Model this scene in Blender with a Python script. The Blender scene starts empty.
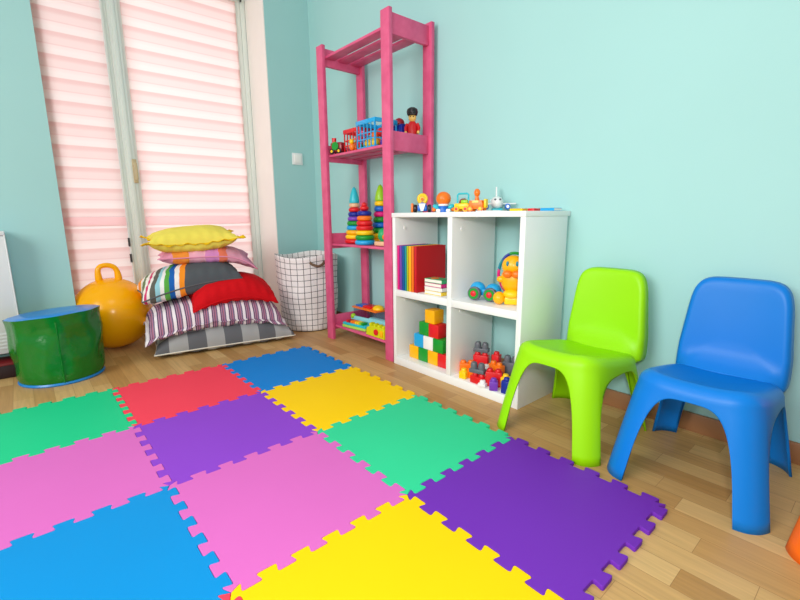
import bpy, bmesh, math, random
from mathutils import Vector, Matrix, noise
PI = math.pi
COL = bpy.context.scene.collection
random.seed(7)

# ------------------------------------------------------------------ materials
def lin(c):
    out = []
    for v in c[:3]:
        v /= 255.0
        out.append(v / 12.92 if v <= 0.04045 else ((v + 0.055) / 1.055) ** 2.4)
    return (*out, 1.0)

MATS = {}
def mat(name, rgb, rough=0.45, spec=0.5, bump=0.0, bscale=60.0, coat=0.0, var=0.0, vscale=8.0, sheen=0.0, bdist=0.002):
    """plastic / paint / cloth: noise driven tone variation and bump"""
    if name in MATS:
        return MATS[name]
    m = bpy.data.materials.new(name); m.use_nodes = True
    nt = m.node_tree; b = nt.nodes['Principled BSDF']
    b.inputs['Roughness'].default_value = rough
    b.inputs['Specular IOR Level'].default_value = spec
    b.inputs['Coat Weight'].default_value = coat
    b.inputs['Coat Roughness'].default_value = 0.12
    b.inputs['Sheen Weight'].default_value = sheen
    tc = nt.nodes.new('ShaderNodeTexCoord')
    n1 = nt.nodes.new('ShaderNodeTexNoise'); n1.inputs['Scale'].default_value = vscale
    n1.inputs['Detail'].default_value = 3
    nt.links.new(tc.outputs['Object'], n1.inputs['Vector'])
    mix = nt.nodes.new('ShaderNodeMix'); mix.data_type = 'RGBA'
    c = lin(rgb)
    v = max(var, 0.03)
    mix.inputs[6].default_value = (*[x * (1 - v) for x in c[:3]], 1)
    mix.inputs[7].default_value = (*[min(1, x * (1 + v)) for x in c[:3]], 1)
    nt.links.new(n1.outputs['Fac'], mix.inputs[0])
    nt.links.new(mix.outputs[2], b.inputs['Base Color'])
    if bump > 0:
        n2 = nt.nodes.new('ShaderNodeTexNoise'); n2.inputs['Scale'].default_value = bscale
        n2.inputs['Detail'].default_value = 4
        nt.links.new(tc.outputs['Object'], n2.inputs['Vector'])
        bp = nt.nodes.new('ShaderNodeBump'); bp.inputs['Strength'].default_value = bump
        bp.inputs['Distance'].default_value = bdist
        nt.links.new(n2.outputs['Fac'], bp.inputs['Height'])
        nt.links.new(bp.outputs['Normal'], b.inputs['Normal'])
    MATS[name] = m
    return m

def plastic(name, rgb, rough=0.32):
    return mat('plastic ' + name, rgb, rough=rough, spec=0.5)

def stripes_mat(name, stops, repeat=1.0, axis=0, wob=0.0, rough=0.85, skew=0.0):
    """woven cloth with stripes across the UV; stops = [(pos, rgb)]"""
    m = bpy.data.materials.new(name); m.use_nodes = True
    nt = m.node_tree; b = nt.nodes['Principled BSDF']
    b.inputs['Roughness'].default_value = rough; b.inputs['Specular IOR Level'].default_value = 0.2
    uv = nt.nodes.new('ShaderNodeUVMap'); uv.uv_map = 'UVMap'
    sp = nt.nodes.new('ShaderNodeSeparateXYZ'); nt.links.new(uv.outputs[0], sp.inputs[0])
    mul = nt.nodes.new('ShaderNodeMath'); mul.operation = 'MULTIPLY'; mul.inputs[1].default_value = repeat
    nt.links.new(sp.outputs[axis], mul.inputs[0])
    last = mul.outputs[0]
    if skew: last = math_node(nt, 'MULTIPLY_ADD', sp.outputs[1 - axis], skew, last)
    if wob:
        ns = nt.nodes.new('ShaderNodeTexNoise'); ns.inputs['Scale'].default_value = 3
        nt.links.new(uv.outputs[0], ns.inputs['Vector'])
        ma = nt.nodes.new('ShaderNodeMath'); ma.operation = 'MULTIPLY_ADD'; ma.inputs[1].default_value = wob
        nt.links.new(ns.outputs['Fac'], ma.inputs[0]); nt.links.new(last, ma.inputs[2]); last = ma.outputs[0]
    fr = nt.nodes.new('ShaderNodeMath'); fr.operation = 'FRACT' if repeat > 1 else 'MINIMUM'; fr.inputs[1].default_value = 0.98; nt.links.new(last, fr.inputs[0])
    rp = nt.nodes.new('ShaderNodeValToRGB'); cr = rp.color_ramp; cr.interpolation = 'CONSTANT'
    while len(cr.elements) < len(stops): cr.elements.new(0.5)
    for e, (p, c) in zip(cr.elements, stops):
        e.position = p; e.color = lin(c)
    nt.links.new(fr.outputs[0], rp.inputs[0]); nt.links.new(rp.outputs[0], b.inputs['Base Color'])
    tc = nt.nodes.new('ShaderNodeTexCoord')
    n2 = nt.nodes.new('ShaderNodeTexNoise'); n2.inputs['Scale'].default_value = 260
    nt.links.new(tc.outputs['Object'], n2.inputs['Vector'])
    bp = nt.nodes.new('ShaderNodeBump'); bp.inputs['Strength'].default_value = 0.25; bp.inputs['Distance'].default_value = 0.002
    nt.links.new(n2.outputs['Fac'], bp.inputs['Height']); nt.links.new(bp.outputs['Normal'], b.inputs['Normal'])
    return m

def math_node(nt, op, a=None, b=None, c=None):
    n = nt.nodes.new('ShaderNodeMath'); n.operation = op
    for i, v in enumerate((a, b, c)):
        if v is None: continue
        if isinstance(v, (int, float)): n.inputs[i].default_value = v
        else: nt.links.new(v, n.inputs[i])
    return n.outputs[0]

def mix_rgb(nt, fac, a, b):
    mx = nt.nodes.new('ShaderNodeMix'); mx.data_type = 'RGBA'
    for i, v in ((0, fac), (6, a), (7, b)):
        if isinstance(v, (tuple, float)): mx.inputs[i].default_value = v
        else: nt.links.new(v, mx.inputs[i])
    return mx.outputs[2]

def gingham_mat():
    m = bpy.data.materials.new('gingham cloth'); m.use_nodes = True
    nt = m.node_tree; b = nt.nodes['Principled BSDF']; b.inputs['Roughness'].default_value = 0.9
    uv = nt.nodes.new('ShaderNodeUVMap'); uv.uv_map = 'UVMap'
    sp = nt.nodes.new('ShaderNodeSeparateXYZ'); nt.links.new(uv.outputs[0], sp.inputs[0])
    f = []
    for i, k in ((0, 4.0), (1, 2.2)):
        v = math_node(nt, 'FRACT', math_node(nt, 'MULTIPLY_ADD', sp.outputs[i], k, 0.12))
        f.append(math_node(nt, 'GREATER_THAN', v, 0.5))
    s = math_node(nt, 'MULTIPLY', math_node(nt, 'ADD', f[0], f[1]), 0.5)
    rp = nt.nodes.new('ShaderNodeValToRGB'); cr = rp.color_ramp; cr.interpolation = 'CONSTANT'
    cr.elements.new(0.5)
    for e, (p, c) in zip(cr.elements, ((0, (96, 98, 102)), (0.3, (160, 161, 160)), (0.8, (228, 226, 222)))):
        e.position = p; e.color = lin(c)
    nt.links.new(s, rp.inputs[0]); nt.links.new(rp.outputs[0], b.inputs['Base Color'])
    return m

def grid_cloth_mat():
    """white cloth with thin black grid lines (UV in line units)"""
    m = bpy.data.materials.new('basket cloth'); m.use_nodes = True
    nt = m.node_tree; b = nt.nodes['Principled BSDF']; b.inputs['Roughness'].default_value = 0.9
    uv = nt.nodes.new('ShaderNodeUVMap'); uv.uv_map = 'UVMap'
    sp = nt.nodes.new('ShaderNodeSeparateXYZ'); nt.links.new(uv.outputs[0], sp.inputs[0])
    l = []
    for i in (0, 1):
        v = math_node(nt, 'FRACT', sp.outputs[i])
        l.append(math_node(nt, 'LESS_THAN', v, 0.085))
    s = math_node(nt, 'MAXIMUM', l[0], l[1])
    col = mix_rgb(nt, s, lin((236, 232, 230)), lin((52, 54, 58)))
    nt.links.new(col, b.inputs['Base Color'])
    return m

def floor_mat():
    m = bpy.data.materials.new('oak strip parquet'); m.use_nodes = True
    nt = m.node_tree; b = nt.nodes['Principled BSDF']
    tc = nt.nodes.new('ShaderNodeTexCoord')
    br = nt.nodes.new('ShaderNodeTexBrick')
    br.inputs['Scale'].default_value = 1.0
    br.inputs['Brick Width'].default_value = 0.42; br.inputs['Row Height'].default_value = 0.072
    br.inputs['Mortar Size'].default_value = 0.0007; br.inputs['Mortar Smooth'].default_value = 0.3
    br.inputs['Bias'].default_value = 0.0
    br.offset = 0.37; br.offset_frequency = 2; br.squash = 0.8; br.squash_frequency = 3
    br.inputs['Color1'].default_value = (0, 0, 0, 1); br.inputs['Color2'].default_value = (1, 1, 1, 1)
    br.inputs['Mortar'].default_value = (0.1, 0.1, 0.1, 1)
    nt.links.new(tc.outputs['Object'], br.inputs['Vector'])
    rp = nt.nodes.new('ShaderNodeValToRGB'); cr = rp.color_ramp
    cols = ((0.0, (176, 132, 76)), (0.3, (190, 147, 90)), (0.6, (200, 159, 101)), (1.0, (210, 172, 114)))
    while len(cr.elements) < 4: cr.elements.new(0.5)
    for e, (p, c) in zip(cr.elements, cols): e.position = p; e.color = lin(c)
    nt.links.new(br.outputs['Color'], rp.inputs[0])
    mp = nt.nodes.new('ShaderNodeMapping'); mp.inputs['Scale'].default_value = (5, 90, 5)
    nt.links.new(tc.outputs['Object'], mp.inputs['Vector'])
    ns = nt.nodes.new('ShaderNodeTexNoise'); ns.inputs['Scale'].default_value = 1.0; ns.inputs['Detail'].default_value = 6
    ns.inputs['Distortion'].default_value = 0.6
    nt.links.new(mp.outputs[0], ns.inputs['Vector'])
    g = math_node(nt, 'MULTIPLY_ADD', ns.outputs['Fac'], 0.5, 0.74)
    mul = nt.nodes.new('ShaderNodeMix'); mul.data_type = 'RGBA'; mul.blend_type = 'MULTIPLY'; mul.inputs[0].default_value = 1
    nt.links.new(rp.outputs[0], mul.inputs[6])
    comb = nt.nodes.new('ShaderNodeCombineColor')
    for i in range(3): nt.links.new(g, comb.inputs[i])
    nt.links.new(comb.outputs[0], mul.inputs[7])
    # mortar line darker
    col = mix_rgb(nt, br.outputs['Fac'], mul.outputs[2], lin((158, 118, 70)))
    nt.links.new(col, b.inputs['Base Color'])
    b.inputs['Roughness'].default_value = 0.42
    b.inputs['Specular IOR Level'].default_value = 0.35
    bp = nt.nodes.new('ShaderNodeBump'); bp.inputs['Strength'].default_value = 0.12; bp.inputs['Distance'].default_value = 0.001
    nt.links.new(ns.outputs['Fac'], bp.inputs['Height']); nt.links.new(bp.outputs['Normal'], b.inputs['Normal'])
    return m

def foam_mat(name, rgb):
    m = mat('foam ' + name, rgb, rough=0.6, spec=0.18, bump=0.25, bscale=420, var=0.04, vscale=3.0, bdist=0.001)
    return m

def wood_paint_mat():
    m = bpy.data.materials.new('pink stained wood'); m.use_nodes = True
    nt = m.node_tree; b = nt.nodes['Principled BSDF']; b.inputs['Roughness'].default_value = 0.5
    tc = nt.nodes.new('ShaderNodeTexCoord')
    ns = nt.nodes.new('ShaderNodeTexNoise'); ns.inputs['Scale'].default_value = 14; ns.inputs['Detail'].default_value = 5
    nt.links.new(tc.outputs['Object'], ns.inputs['Vector'])
    rp = nt.nodes.new('ShaderNodeValToRGB'); cr = rp.color_ramp
    cr.elements[0].position = 0.3; cr.elements[0].color = lin((210, 76, 122))
    cr.elements[1].position = 0.7; cr.elements[1].color = lin((226, 98, 140))
    nt.links.new(ns.outputs['Fac'], rp.inputs[0]); nt.links.new(rp.outputs[0], b.inputs['Base Color'])
    bp = nt.nodes.new('ShaderNodeBump'); bp.inputs['Strength'].default_value = 0.2; bp.inputs['Distance'].default_value = 0.002
    nt.links.new(ns.outputs['Fac'], bp.inputs['Height']); nt.links.new(bp.outputs['Normal'], b.inputs['Normal'])
    return m

def blind_mat():
    """day and night roller fabric: dense and sheer woven bands, translucent"""
    m = bpy.data.materials.new('pink banded blind fabric'); m.use_nodes = True
    nt = m.node_tree
    for n in list(nt.nodes): nt.nodes.remove(n)
    out = nt.nodes.new('ShaderNodeOutputMaterial')
    tc = nt.nodes.new('ShaderNodeTexCoord')
    sp = nt.nodes.new('ShaderNodeSeparateXYZ'); nt.links.new(tc.outputs['Object'], sp.inputs[0])
    f = math_node(nt, 'FRACT', math_node(nt, 'MULTIPLY_ADD', sp.outputs[2], 1 / 0.124, 0.2))
    rp = nt.nodes.new('ShaderNodeValToRGB'); cr = rp.color_ramp; cr.interpolation = 'LINEAR'
    dk = (245, 204, 201); md = (252, 222, 219); lt = (254, 229, 226); wh = (255, 235, 232)
    st = ((0.0, dk), (0.05, dk), (0.09, wh), (0.28, wh), (0.40, lt), (0.47, lt), (0.49, (246, 210, 207)), (0.525, (246, 210, 207)), (0.55, md), (0.80, md), (0.93, (245, 205, 202)), (1.0, dk))
    while len(cr.elements) < len(st): cr.elements.new(0.5)
    for e, (p, c) in zip(cr.elements, st): e.position = p; e.color = lin(c)
    nt.links.new(f, rp.inputs[0])
    d = nt.nodes.new('ShaderNodeBsdfDiffuse'); t = nt.nodes.new('ShaderNodeBsdfTranslucent')
    nt.links.new(rp.outputs[0], d.inputs[0]); nt.links.new(rp.outputs[0], t.inputs[0])
    mx = nt.nodes.new('ShaderNodeMixShader'); mx.inputs[0].default_value = 0.62
    nt.links.new(d.outputs[0], mx.inputs[1]); nt.links.new(t.outputs[0], mx.inputs[2])
    nt.links.new(mx.outputs[0], out.inputs[0])
    return m

def clear_mat(name, tint, gloss=0.12):
    m = bpy.data.materials.new(name); m.use_nodes = True
    nt = m.node_tree
    for n in list(nt.nodes): nt.nodes.remove(n)
    out = nt.nodes.new('ShaderNodeOutputMaterial')
    t = nt.nodes.new('ShaderNodeBsdfTransparent'); t.inputs[0].default_value = lin(tint)
    g = nt.nodes.new('ShaderNodeBsdfGlossy'); g.inputs['Roughness'].default_value = 0.08
    lw = nt.nodes.new('ShaderNodeLayerWeight'); lw.inputs[0].default_value = 0.12
    k = math_node(nt, 'MULTIPLY_ADD', lw.outputs['Facing'], 0.25, gloss * 0.3)
    mx = nt.nodes.new('ShaderNodeMixShader'); nt.links.new(k, mx.inputs[0])
    nt.links.new(t.outputs[0], mx.inputs[1]); nt.links.new(g.outputs[0], mx.inputs[2])
    nt.links.new(mx.outputs[0], out.inputs[0])
    return m

# ------------------------------------------------------------------ mesh helpers
class MB:
    """collects shapes, then links them as one mesh object"""
    def __init__(s): s.bm = bmesh.new()
    def _merge(s, t, M=None):
        if M is not None: bmesh.ops.transform(t, matrix=M, verts=t.verts)
        me = bpy.data.meshes.new('tmp'); t.to_mesh(me); t.free()
        s.bm.from_mesh(me); bpy.data.meshes.remove(me); return s
    def box(s, c, size, bev=0.0, rot=None, seg=2):
        t = bmesh.new(); bmesh.ops.create_cube(t, size=1.0)
        bmesh.ops.scale(t, vec=size, verts=t.verts)
        if bev > 0:
            bmesh.ops.bevel(t, geom=t.edges[:], offset=bev, segments=seg, profile=0.5, affect='EDGES')
        M = Matrix.Translation(c)
        if rot is not None: M = M @ rot.to_4x4()
        return s._merge(t, M)
    def cyl(s, p0, p1, r0, r1=None, n=20, bev=0.0):
        if r1 is None: r1 = r0
        p0, p1 = Vector(p0), Vector(p1); d = p1 - p0
        t = bmesh.new()
        bmesh.ops.create_cone(t, cap_ends=True, segments=n, radius1=r0, radius2=r1, depth=d.length)
        if bev > 0:
            es = [e for e in t.edges if len([f for f in e.link_faces if len(f.verts) > 4]) == 1]
            bmesh.ops.bevel(t, geom=es, offset=bev, segments=2, profile=0.5, affect='EDGES')
        M = Matrix.Translation((p0 + p1) / 2) @ d.to_track_quat('Z', 'Y').to_matrix().to_4x4()
        return s._merge(t, M)
    def ball(s, c, r, n=20, rot=None):
        if not hasattr(r, '__len__'): r = (r, r, r)
        t = bmesh.new(); bmesh.ops.create_uvsphere(t, u_segments=n, v_segments=max(8, n * 2 // 3), radius=1)
        bmesh.ops.scale(t, vec=r, verts=t.verts)
        M = Matrix.Translation(c)
        if rot is not None: M = M @ rot.to_4x4()
        return s._merge(t, M)
    def lathe(s, prof, c=(0, 0, 0), n=28, rot=None):
        t = bmesh.new(); rows = []
        for (r, z) in prof:
            if r < 1e-6: rows.append([t.verts.new((0, 0, z))])
            else: rows.append([t.verts.new((r * math.cos(2 * PI * k / n), r * math.sin(2 * PI * k / n), z)) for k in range(n)])
        for a, b in zip(rows, rows[1:]):
            for k in range(n):
                k2 = (k + 1) % n
                if len(a) == 1 and len(b) == 1: continue
                if len(a) == 1: t.faces.new((a[0], b[k2], b[k]))
                elif len(b) == 1: t.faces.new((a[k], a[k2], b[0]))
                else: t.faces.new((a[k], a[k2], b[k2], b[k]))
        bmesh.ops.recalc_face_normals(t, faces=t.faces)
        M = Matrix.Translation(c)
        if rot is not None: M = M @ rot.to_4x4()
        return s._merge(t, M)
    def torus(s, c, R, r, n=28, k=10, rot=None, sz=1.0):
        prof = []
        t = bmesh.new(); rows = []
        for i in range(n):
            a = 2 * PI * i / n
            rows.append([t.verts.new(((R + r * math.cos(2 * PI * j / k)) * math.cos(a), (R + r * math.cos(2 * PI * j / k)) * math.sin(a), sz * r * math.sin(2 * PI * j / k))) for j in range(k)])
        for i in range(n):
            a, b = rows[i], rows[(i + 1) % n]
            for j in range(k):
                t.faces.new((a[j], b[j], b[(j + 1) % k], a[(j + 1) % k]))
        M = Matrix.Translation(c)
        if rot is not None: M = M @ rot.to_4x4()
        return s._merge(t, M)
    def tube(s, pts, r, n=10, closed=False):
        pts = [Vector(p) for p in pts]; t = bmesh.new(); rows = []
        N = len(pts)
        for i, p in enumerate(pts):
            a = pts[(i - 1) % N] if closed or i > 0 else pts[i]
            b = pts[(i + 1) % N] if closed or i < N - 1 else pts[i]
            d = (b - a).normalized()
            up = Vector((0, 0, 1)) if abs(d.z) < 0.95 else Vector((1, 0, 0))
            x = d.cross(up).normalized(); y = x.cross(d)
            if rows_prev_x := getattr(s, '_px', None):
                if i > 0:
                    x = (rows_prev_x - d * rows_prev_x.dot(d)).normalized(); y = x.cross(d)
            s._px = x
            rr = r[i] if hasattr(r, '__len__') else r
            rows.append([t.verts.new(p + x * rr * math.cos(2 * PI * j / n) + y * rr * math.sin(2 * PI * j / n)) for j in range(n)])
        s._px = None
        rng = range(N) if closed else range(N - 1)
        for i in rng:
            a, b = rows[i], rows[(i + 1) % N]
            for j in range(n): t.faces.new((a[j], a[(j + 1) % n], b[(j + 1) % n], b[j]))
        if not closed:
            t.faces.new(rows[0]); t.faces.new(rows[-1][::-1])
        bmesh.ops.recalc_face_normals(t, faces=t.faces)
        return s._merge(t)
    def prism(s, out, h, z0=0.0, M=None, bev=0.0):
        """outline in XY extruded up"""
        t = bmesh.new()
        vs = [t.verts.new((x, y, z0)) for x, y in out]
        f = t.faces.new(vs); f.normal_update()
        r = bmesh.ops.extrude_face_region(t, geom=[f])
        bmesh.ops.translate(t, vec=(0, 0, h), verts=[v for v in r['geom'] if isinstance(v, bmesh.types.BMVert)])
        bmesh.ops.recalc_face_normals(t, faces=t.faces)
        if bev > 0:
            es = [e for e in t.edges if abs((e.verts[0].co - e.verts[1].co).z) < 1e-6 and e.verts[0].co.z > z0 + h / 2]
            bmesh.ops.bevel(t, geom=es, offset=bev, segments=2, profile=0.5, affect='EDGES')
        return s._merge(t, M)
    def build(s, name, m, parent=None, smooth=40, loc=None):
        me = bpy.data.meshes.new(name)
        s.bm.to_mesh(me); s.bm.free()
        for p in me.polygons: p.use_smooth = True
        if smooth < 180: me.set_sharp_from_angle(angle=math.radians(smooth))
        for p in me.polygons:
            if len(p.vertices) > 4: p.use_smooth = False
        o = bpy.data.objects.new(name, me); COL.objects.link(o)
        me.materials.append(m)
        if parent is not None: o.parent = parent
        if loc is not None: o.location = loc
        return o

def tag(o, label=None, cat=None, group=None, kind=None):
    if label: o['label'] = label
    if cat: o['category'] = cat
    if group: o['group'] = group
    if kind: o['kind'] = kind
    return o
def thing(name, loc, label, cat, group=None, rz=0.0):
    o = bpy.data.objects.new(name, None); COL.objects.link(o)
    o.empty_display_size = 0.05
    o.location = loc; o.rotation_euler = (0, 0, rz)
    return tag(o, label, cat, group)
def dup(o, loc=None, label=None, group=None, rz=None, mats=None, parent=None):
    c = o.copy(); COL.objects.link(c)
    if parent is not None: c.parent = parent
    if loc is not None: c.location = loc
    if rz is not None: c.rotation_euler = (0, 0, rz)
    if label: c['label'] = label
    if group: c['group'] = group
    if c.type == 'MESH' and mats:
        c.data = c.data.copy(); c.data.materials[0] = mats
    for ch in list(o.children): dup(ch, parent=c, mats=mats)
    return c
def struct(o): o['kind'] = 'structure'; return o
def RX(a): return Matrix.Rotation(a, 3, 'X')
def RY(a): return Matrix.Rotation(a, 3, 'Y')
def RZ(a): return Matrix.Rotation(a, 3, 'Z')

# palette
WHITE = mat('white melamine', (238, 240, 238), rough=0.35)
P = {k: plastic(k, v) for k, v in dict(
    red=(222, 24, 32), orange=(250, 120, 16), yellow=(255, 205, 10), lime=(150, 205, 20), green=(14, 150, 44),
    blue=(10, 105, 205), navy=(16, 40, 150), sky=(28, 165, 225), turq=(40, 190, 205), purple=(120, 60, 185), magenta=(225, 20, 125),
    white=(240, 240, 238), grey=(98, 102, 110), black=(26, 26, 28), pink=(240, 140, 170), skin=(252, 208, 110), teal=(10, 130, 150),
    dkred=(150, 16, 36), beige=(235, 190, 150), paleblue=(140, 215, 225), amber=(255, 182, 0)).items()}

# ------------------------------------------------------------------ room shell
XW, YW, XG = -0.745, 2.055, -1.04      # window wall, shelf wall, plane of the glazed door in its recess
WY0, WY1, WZ = 0.455, 1.715, 2.42      # opening in the window wall
teal = mat('teal wall paint', (166, 213, 210), rough=0.85, spec=0.2, bump=0.08, bscale=300, var=0.02, vscale=2)
FL = floor_mat()
struct(MB().box((1.7, -0.2, -0.05), (5.8, 4.8, 0.1)).build('floor', FL))
w = MB()
w.box((-0.925, (WY0 - 2.6) / 2, 1.3), (0.36, WY0 + 2.6, 2.6))
w.box((-0.925, (WY1 + 2.255) / 2, 1.3), (0.36, 2.255 - WY1, 2.6))
w.box((-0.925, (WY0 + WY1) / 2, (2.6 + WZ) / 2), (0.36, WY1 - WY0, 2.6 - WZ))
struct(w.build('wall_left', teal))
struct(MB().box((1.925, YW + 0.1, 1.3), (5.34, 0.2, 2.6)).build('wall_back', teal))
oak = mat('oak skirting', (158, 110, 72), rough=0.45, bump=0.1, bscale=40, var=0.12, vscale=12)
b = MB(); b.box((1.925, YW - 0.007, 0.035), (5.34, 0.014, 0.07), bev=0.003)
struct(b.build('baseboard_back', oak))
b = MB(); b.box((XW + 0.007, (WY1 + YW) / 2 - 0.004, 0.035), (0.014, YW - WY1 - 0.02, 0.07), bev=0.003)
b.box((XW + 0.007, (WY0 - 2.6) / 2, 0.035), (0.014, WY0 + 2.6, 0.07), bev=0.003)
struct(b.build('baseboard_left', oak))
# white plastered reveals of the recess
plaster = mat('white reveal plaster', (240, 236, 230), rough=0.8, spec=0.2)
t_ = MB(); t_.box(((XW + XG) / 2, WY1 - 0.003, WZ / 2), (XW - XG, 0.006, WZ))
t_.box(((XW + XG) / 2 - 0.01, WY0 - 0.002, WZ / 2), (XW - XG - 0.02, 0.006, WZ))
t_.box(((XW + XG) / 2, (WY0 + WY1) / 2, WZ - 0.003), (XW - XG, WY1 - WY0 - 0.012, 0.006))
struct(t_.build('trim_1', plaster))

# glazed double balcony door with banded blinds
pvc = mat('white pvc frame', (226, 236, 228), rough=0.35)
win = thing('window_1', (XG, 0, 0), None, None); struct(win)
fr = MB()
y0, y1 = WY0 + 0.006, WY1 - 0.006
fr.box((-0.035, y0 + 0.008, WZ / 2), (0.07, 0.016, WZ - 0.01), bev=0.004)
fr.box((-0.035, y1 - 0.018, WZ / 2), (0.07, 0.036, WZ - 0.01), bev=0.004)
fr.box((-0.035, (y0 + y1) / 2, WZ - 0.03), (0.07, y1 - y0, 0.05), bev=0.004)
fr.box((-0.035, (y0 + y1) / 2, 0.02), (0.07, y1 - y0, 0.04), bev=0.004)
struct(fr.build('window_frame', pvc, win))
def sash(ya, yb, wl, wr):
    s = MB()
    s.box((-0.03, ya + wl / 2, WZ / 2), (0.06, wl, WZ - 0.12), bev=0.004)
    s.box((-0.03, yb - wr / 2, WZ / 2), (0.06, wr, WZ - 0.12), bev=0.004)
    s.box((-0.034, (ya + yb) / 2, 0.1), (0.05, yb - ya - 0.01, 0.1), bev=0.004)
    s.box((-0.034, (ya + yb) / 2, WZ - 0.1), (0.05, yb - ya - 0.01, 0.09), bev=0.004)
    # glazing bead
    s.box((0.0, yb - wr + 0.008, WZ / 2), (0.012, 0.012, WZ - 0.2), bev=0.003)
    struct(s.build('sash', pvc, win))
    g = MB(); g.box((-0.04, (ya + yb) / 2, WZ / 2), (0.006, yb - ya - wl - wr + 0.01, WZ - 0.24))
    struct(g.build('window_pane', clear_mat('window glass', (250, 252, 252)), win))
sash(y0 + 0.016, 0.862, 0.036, 0.055)
sash(0.866, 1.672, 0.055, 0.05)
cover = MB(); cover.box((0.012, 0.864, WZ / 2), (0.022, 0.058, WZ - 0.13), bev=0.004)
cover.box((0.02, 0.864, WZ / 2), (0.02, 0.024, WZ - 0.13), bev=0.004)
struct(cover.build('meeting_stile', pvc, win))
brass = mat('pale brass', (196, 180, 140), rough=0.35)
hd = MB(); hd.box((0.03, 0.884, 1.09), (0.014, 0.026, 0.15), bev=0.005)
hd.cyl((0.03, 0.884, 1.13), (0.062, 0.884, 1.13), 0.009)
hd.box((0.064, 0.884, 1.085), (0.014, 0.018, 0.11), bev=0.006)
struct(hd.build('window_handle', brass, win))
dark = mat('dark metal', (58, 60, 60), rough=0.4)
hg = MB()
for (y, z) in ((0.803, 0.635), (0.803, 0.53), (1.676, 2.33), (1.676, 2.0 - 1.9)):
    hg.cyl((0.012, y, z - 0.028), (0.012, y, z + 0.028), 0.006, n=10)
struct(hg.build('hinge', dark, win))

fabric = blind_mat()
hem_m = bpy.data.materials.new('pink hem fabric'); hem_m.use_nodes = True
_b = hem_m.node_tree.nodes['Principled BSDF']; _b.inputs['Roughness'].default_value = 0.8
_t = hem_m.node_tree.nodes.new('ShaderNodeBsdfTranslucent'); _n = hem_m.node_tree.nodes.new('ShaderNodeTexNoise'); _n.inputs['Scale'].default_value = 300
_r = hem_m.node_tree.nodes.new('ShaderNodeValToRGB'); _r.color_ramp.elements[0].color = lin((252, 222, 222)); _r.color_ramp.elements[1].color = lin((254, 230, 230))
_m = hem_m.node_tree.nodes.new('ShaderNodeMixShader'); _m.inputs[0].default_value = 0.8
_l = hem_m.node_tree.links
_l.new(_n.outputs['Fac'], _r.inputs[0]); _l.new(_r.outputs[0], _b.inputs['Base Color']); _l.new(_r.outputs[0], _t.inputs[0])
_l.new(_b.outputs[0], _m.inputs[1]); _l.new(_t.outputs[0], _m.inputs[2])
_l.new(_m.outputs[0], [n for n in hem_m.node_tree.nodes if n.type == 'OUTPUT_MATERIAL'][0].inputs[0])
def blind(ya, yb, label):
    root = thing('window_blind', (XG + 0.006, (ya + yb) / 2, 0), label, 'blind', 'window blinds')
    t = bmesh.new(); h = (yb - ya) / 2
    rows = []
    nz = 200
    for i in range(nz + 1):
        z = 0.16 + (2.30 - 0.16) * i / nz
        ph = (z / 0.124 + 0.2) % 1.0
        x = 0.0025 * math.sin(2 * PI * ph)
        rows.append([t.verts.new((x + 0.004, y, z)) for y in (-h, -h * 0.5, 0, h * 0.5, h)])
    for a, c in zip(rows, rows[1:]):
        if 0.745 < a[0].co.z < 0.795: continue          # the hem bar closes this gap
        for k in range(4): t.faces.new((a[k], a[k + 1], c[k + 1], c[k]))
    bmesh.ops.recalc_face_normals(t, faces=t.faces)
    m_ = MB(); m_._merge(t)
    m_.build('fabric', fabric, root, smooth=180)
    k = MB(); k.box((0.0045, 0, 0.772), (0.003, 2 * h, 0.058), bev=0.001)
    k.build('hem_bar', hem_m, root)
    k = MB(); k.box((0.02, 0, 2.32), (0.05, 2 * h, 0.06), bev=0.008)
    k.build('cassette', pvc, root)
    return root
blind(0.464, 0.803, 'narrow pink banded window blind on the left door leaf above the orange ball')
blind(0.912, 1.634, 'wide pink banded window blind on the right door leaf behind the pillow pile')

# light switch
sw = thing('light_switch', (XW, 1.908, 1.213), 'white square light switch on the teal wall by the window', 'switch')
MB().box((0.005, 0, 0), (0.01, 0.084, 0.084), bev=0.003).build('switch_plate', WHITE, sw)
MB().box((0.012, 0, 0), (0.008, 0.056, 0.056), bev=0.002, rot=RY(0.05)).build('rocker', mat('switch white', (246, 246, 240), rough=0.3), sw)

# radiator
rad = thing('radiator', (XW, -0.25, 0), 'white panel radiator on the left wall beside the green pouf', 'radiator')
rm = mat('radiator enamel', (226, 230, 230), rough=0.3)
b = MB(); b.box((0.065, 0, 0.41), (0.10, 0.90, 0.60), bev=0.006)
for k in range(5): b.box((0.1155, 0, 0.14 + k * 0.018), (0.004, 0.86, 0.010), bev=0.0015)
b.build('panel', rm, rad)
b = MB(); b.box((0.065, 0, 0.722), (0.108, 0.91, 0.022), bev=0.004)
b.build('top_grille', rm, rad)
for y in (-0.452, 0.452):
    MB().box((0.065, y, 0.41), (0.106, 0.006, 0.62), bev=0.002).build('side_cover', rm, rad)
dk = thing('dark_box', (-0.635, 0.05, 0), 'dark low box with a thin red rim in the gap under the radiator', 'box')  # plain dark box shape for an unidentified dark area with a red edge
b = MB(); b.box((0, 0, 0.035), (0.17, 0.26, 0.066), bev=0.006); b.build('body', mat('dark maroon', (40, 16, 20), rough=0.6), dk)
b = MB(); b.box((0, 0, 0.0705), (0.176, 0.266, 0.006), bev=0.003); b.build('rim', mat('dark red rim', (120, 10, 18), rough=0.5), dk)

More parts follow.
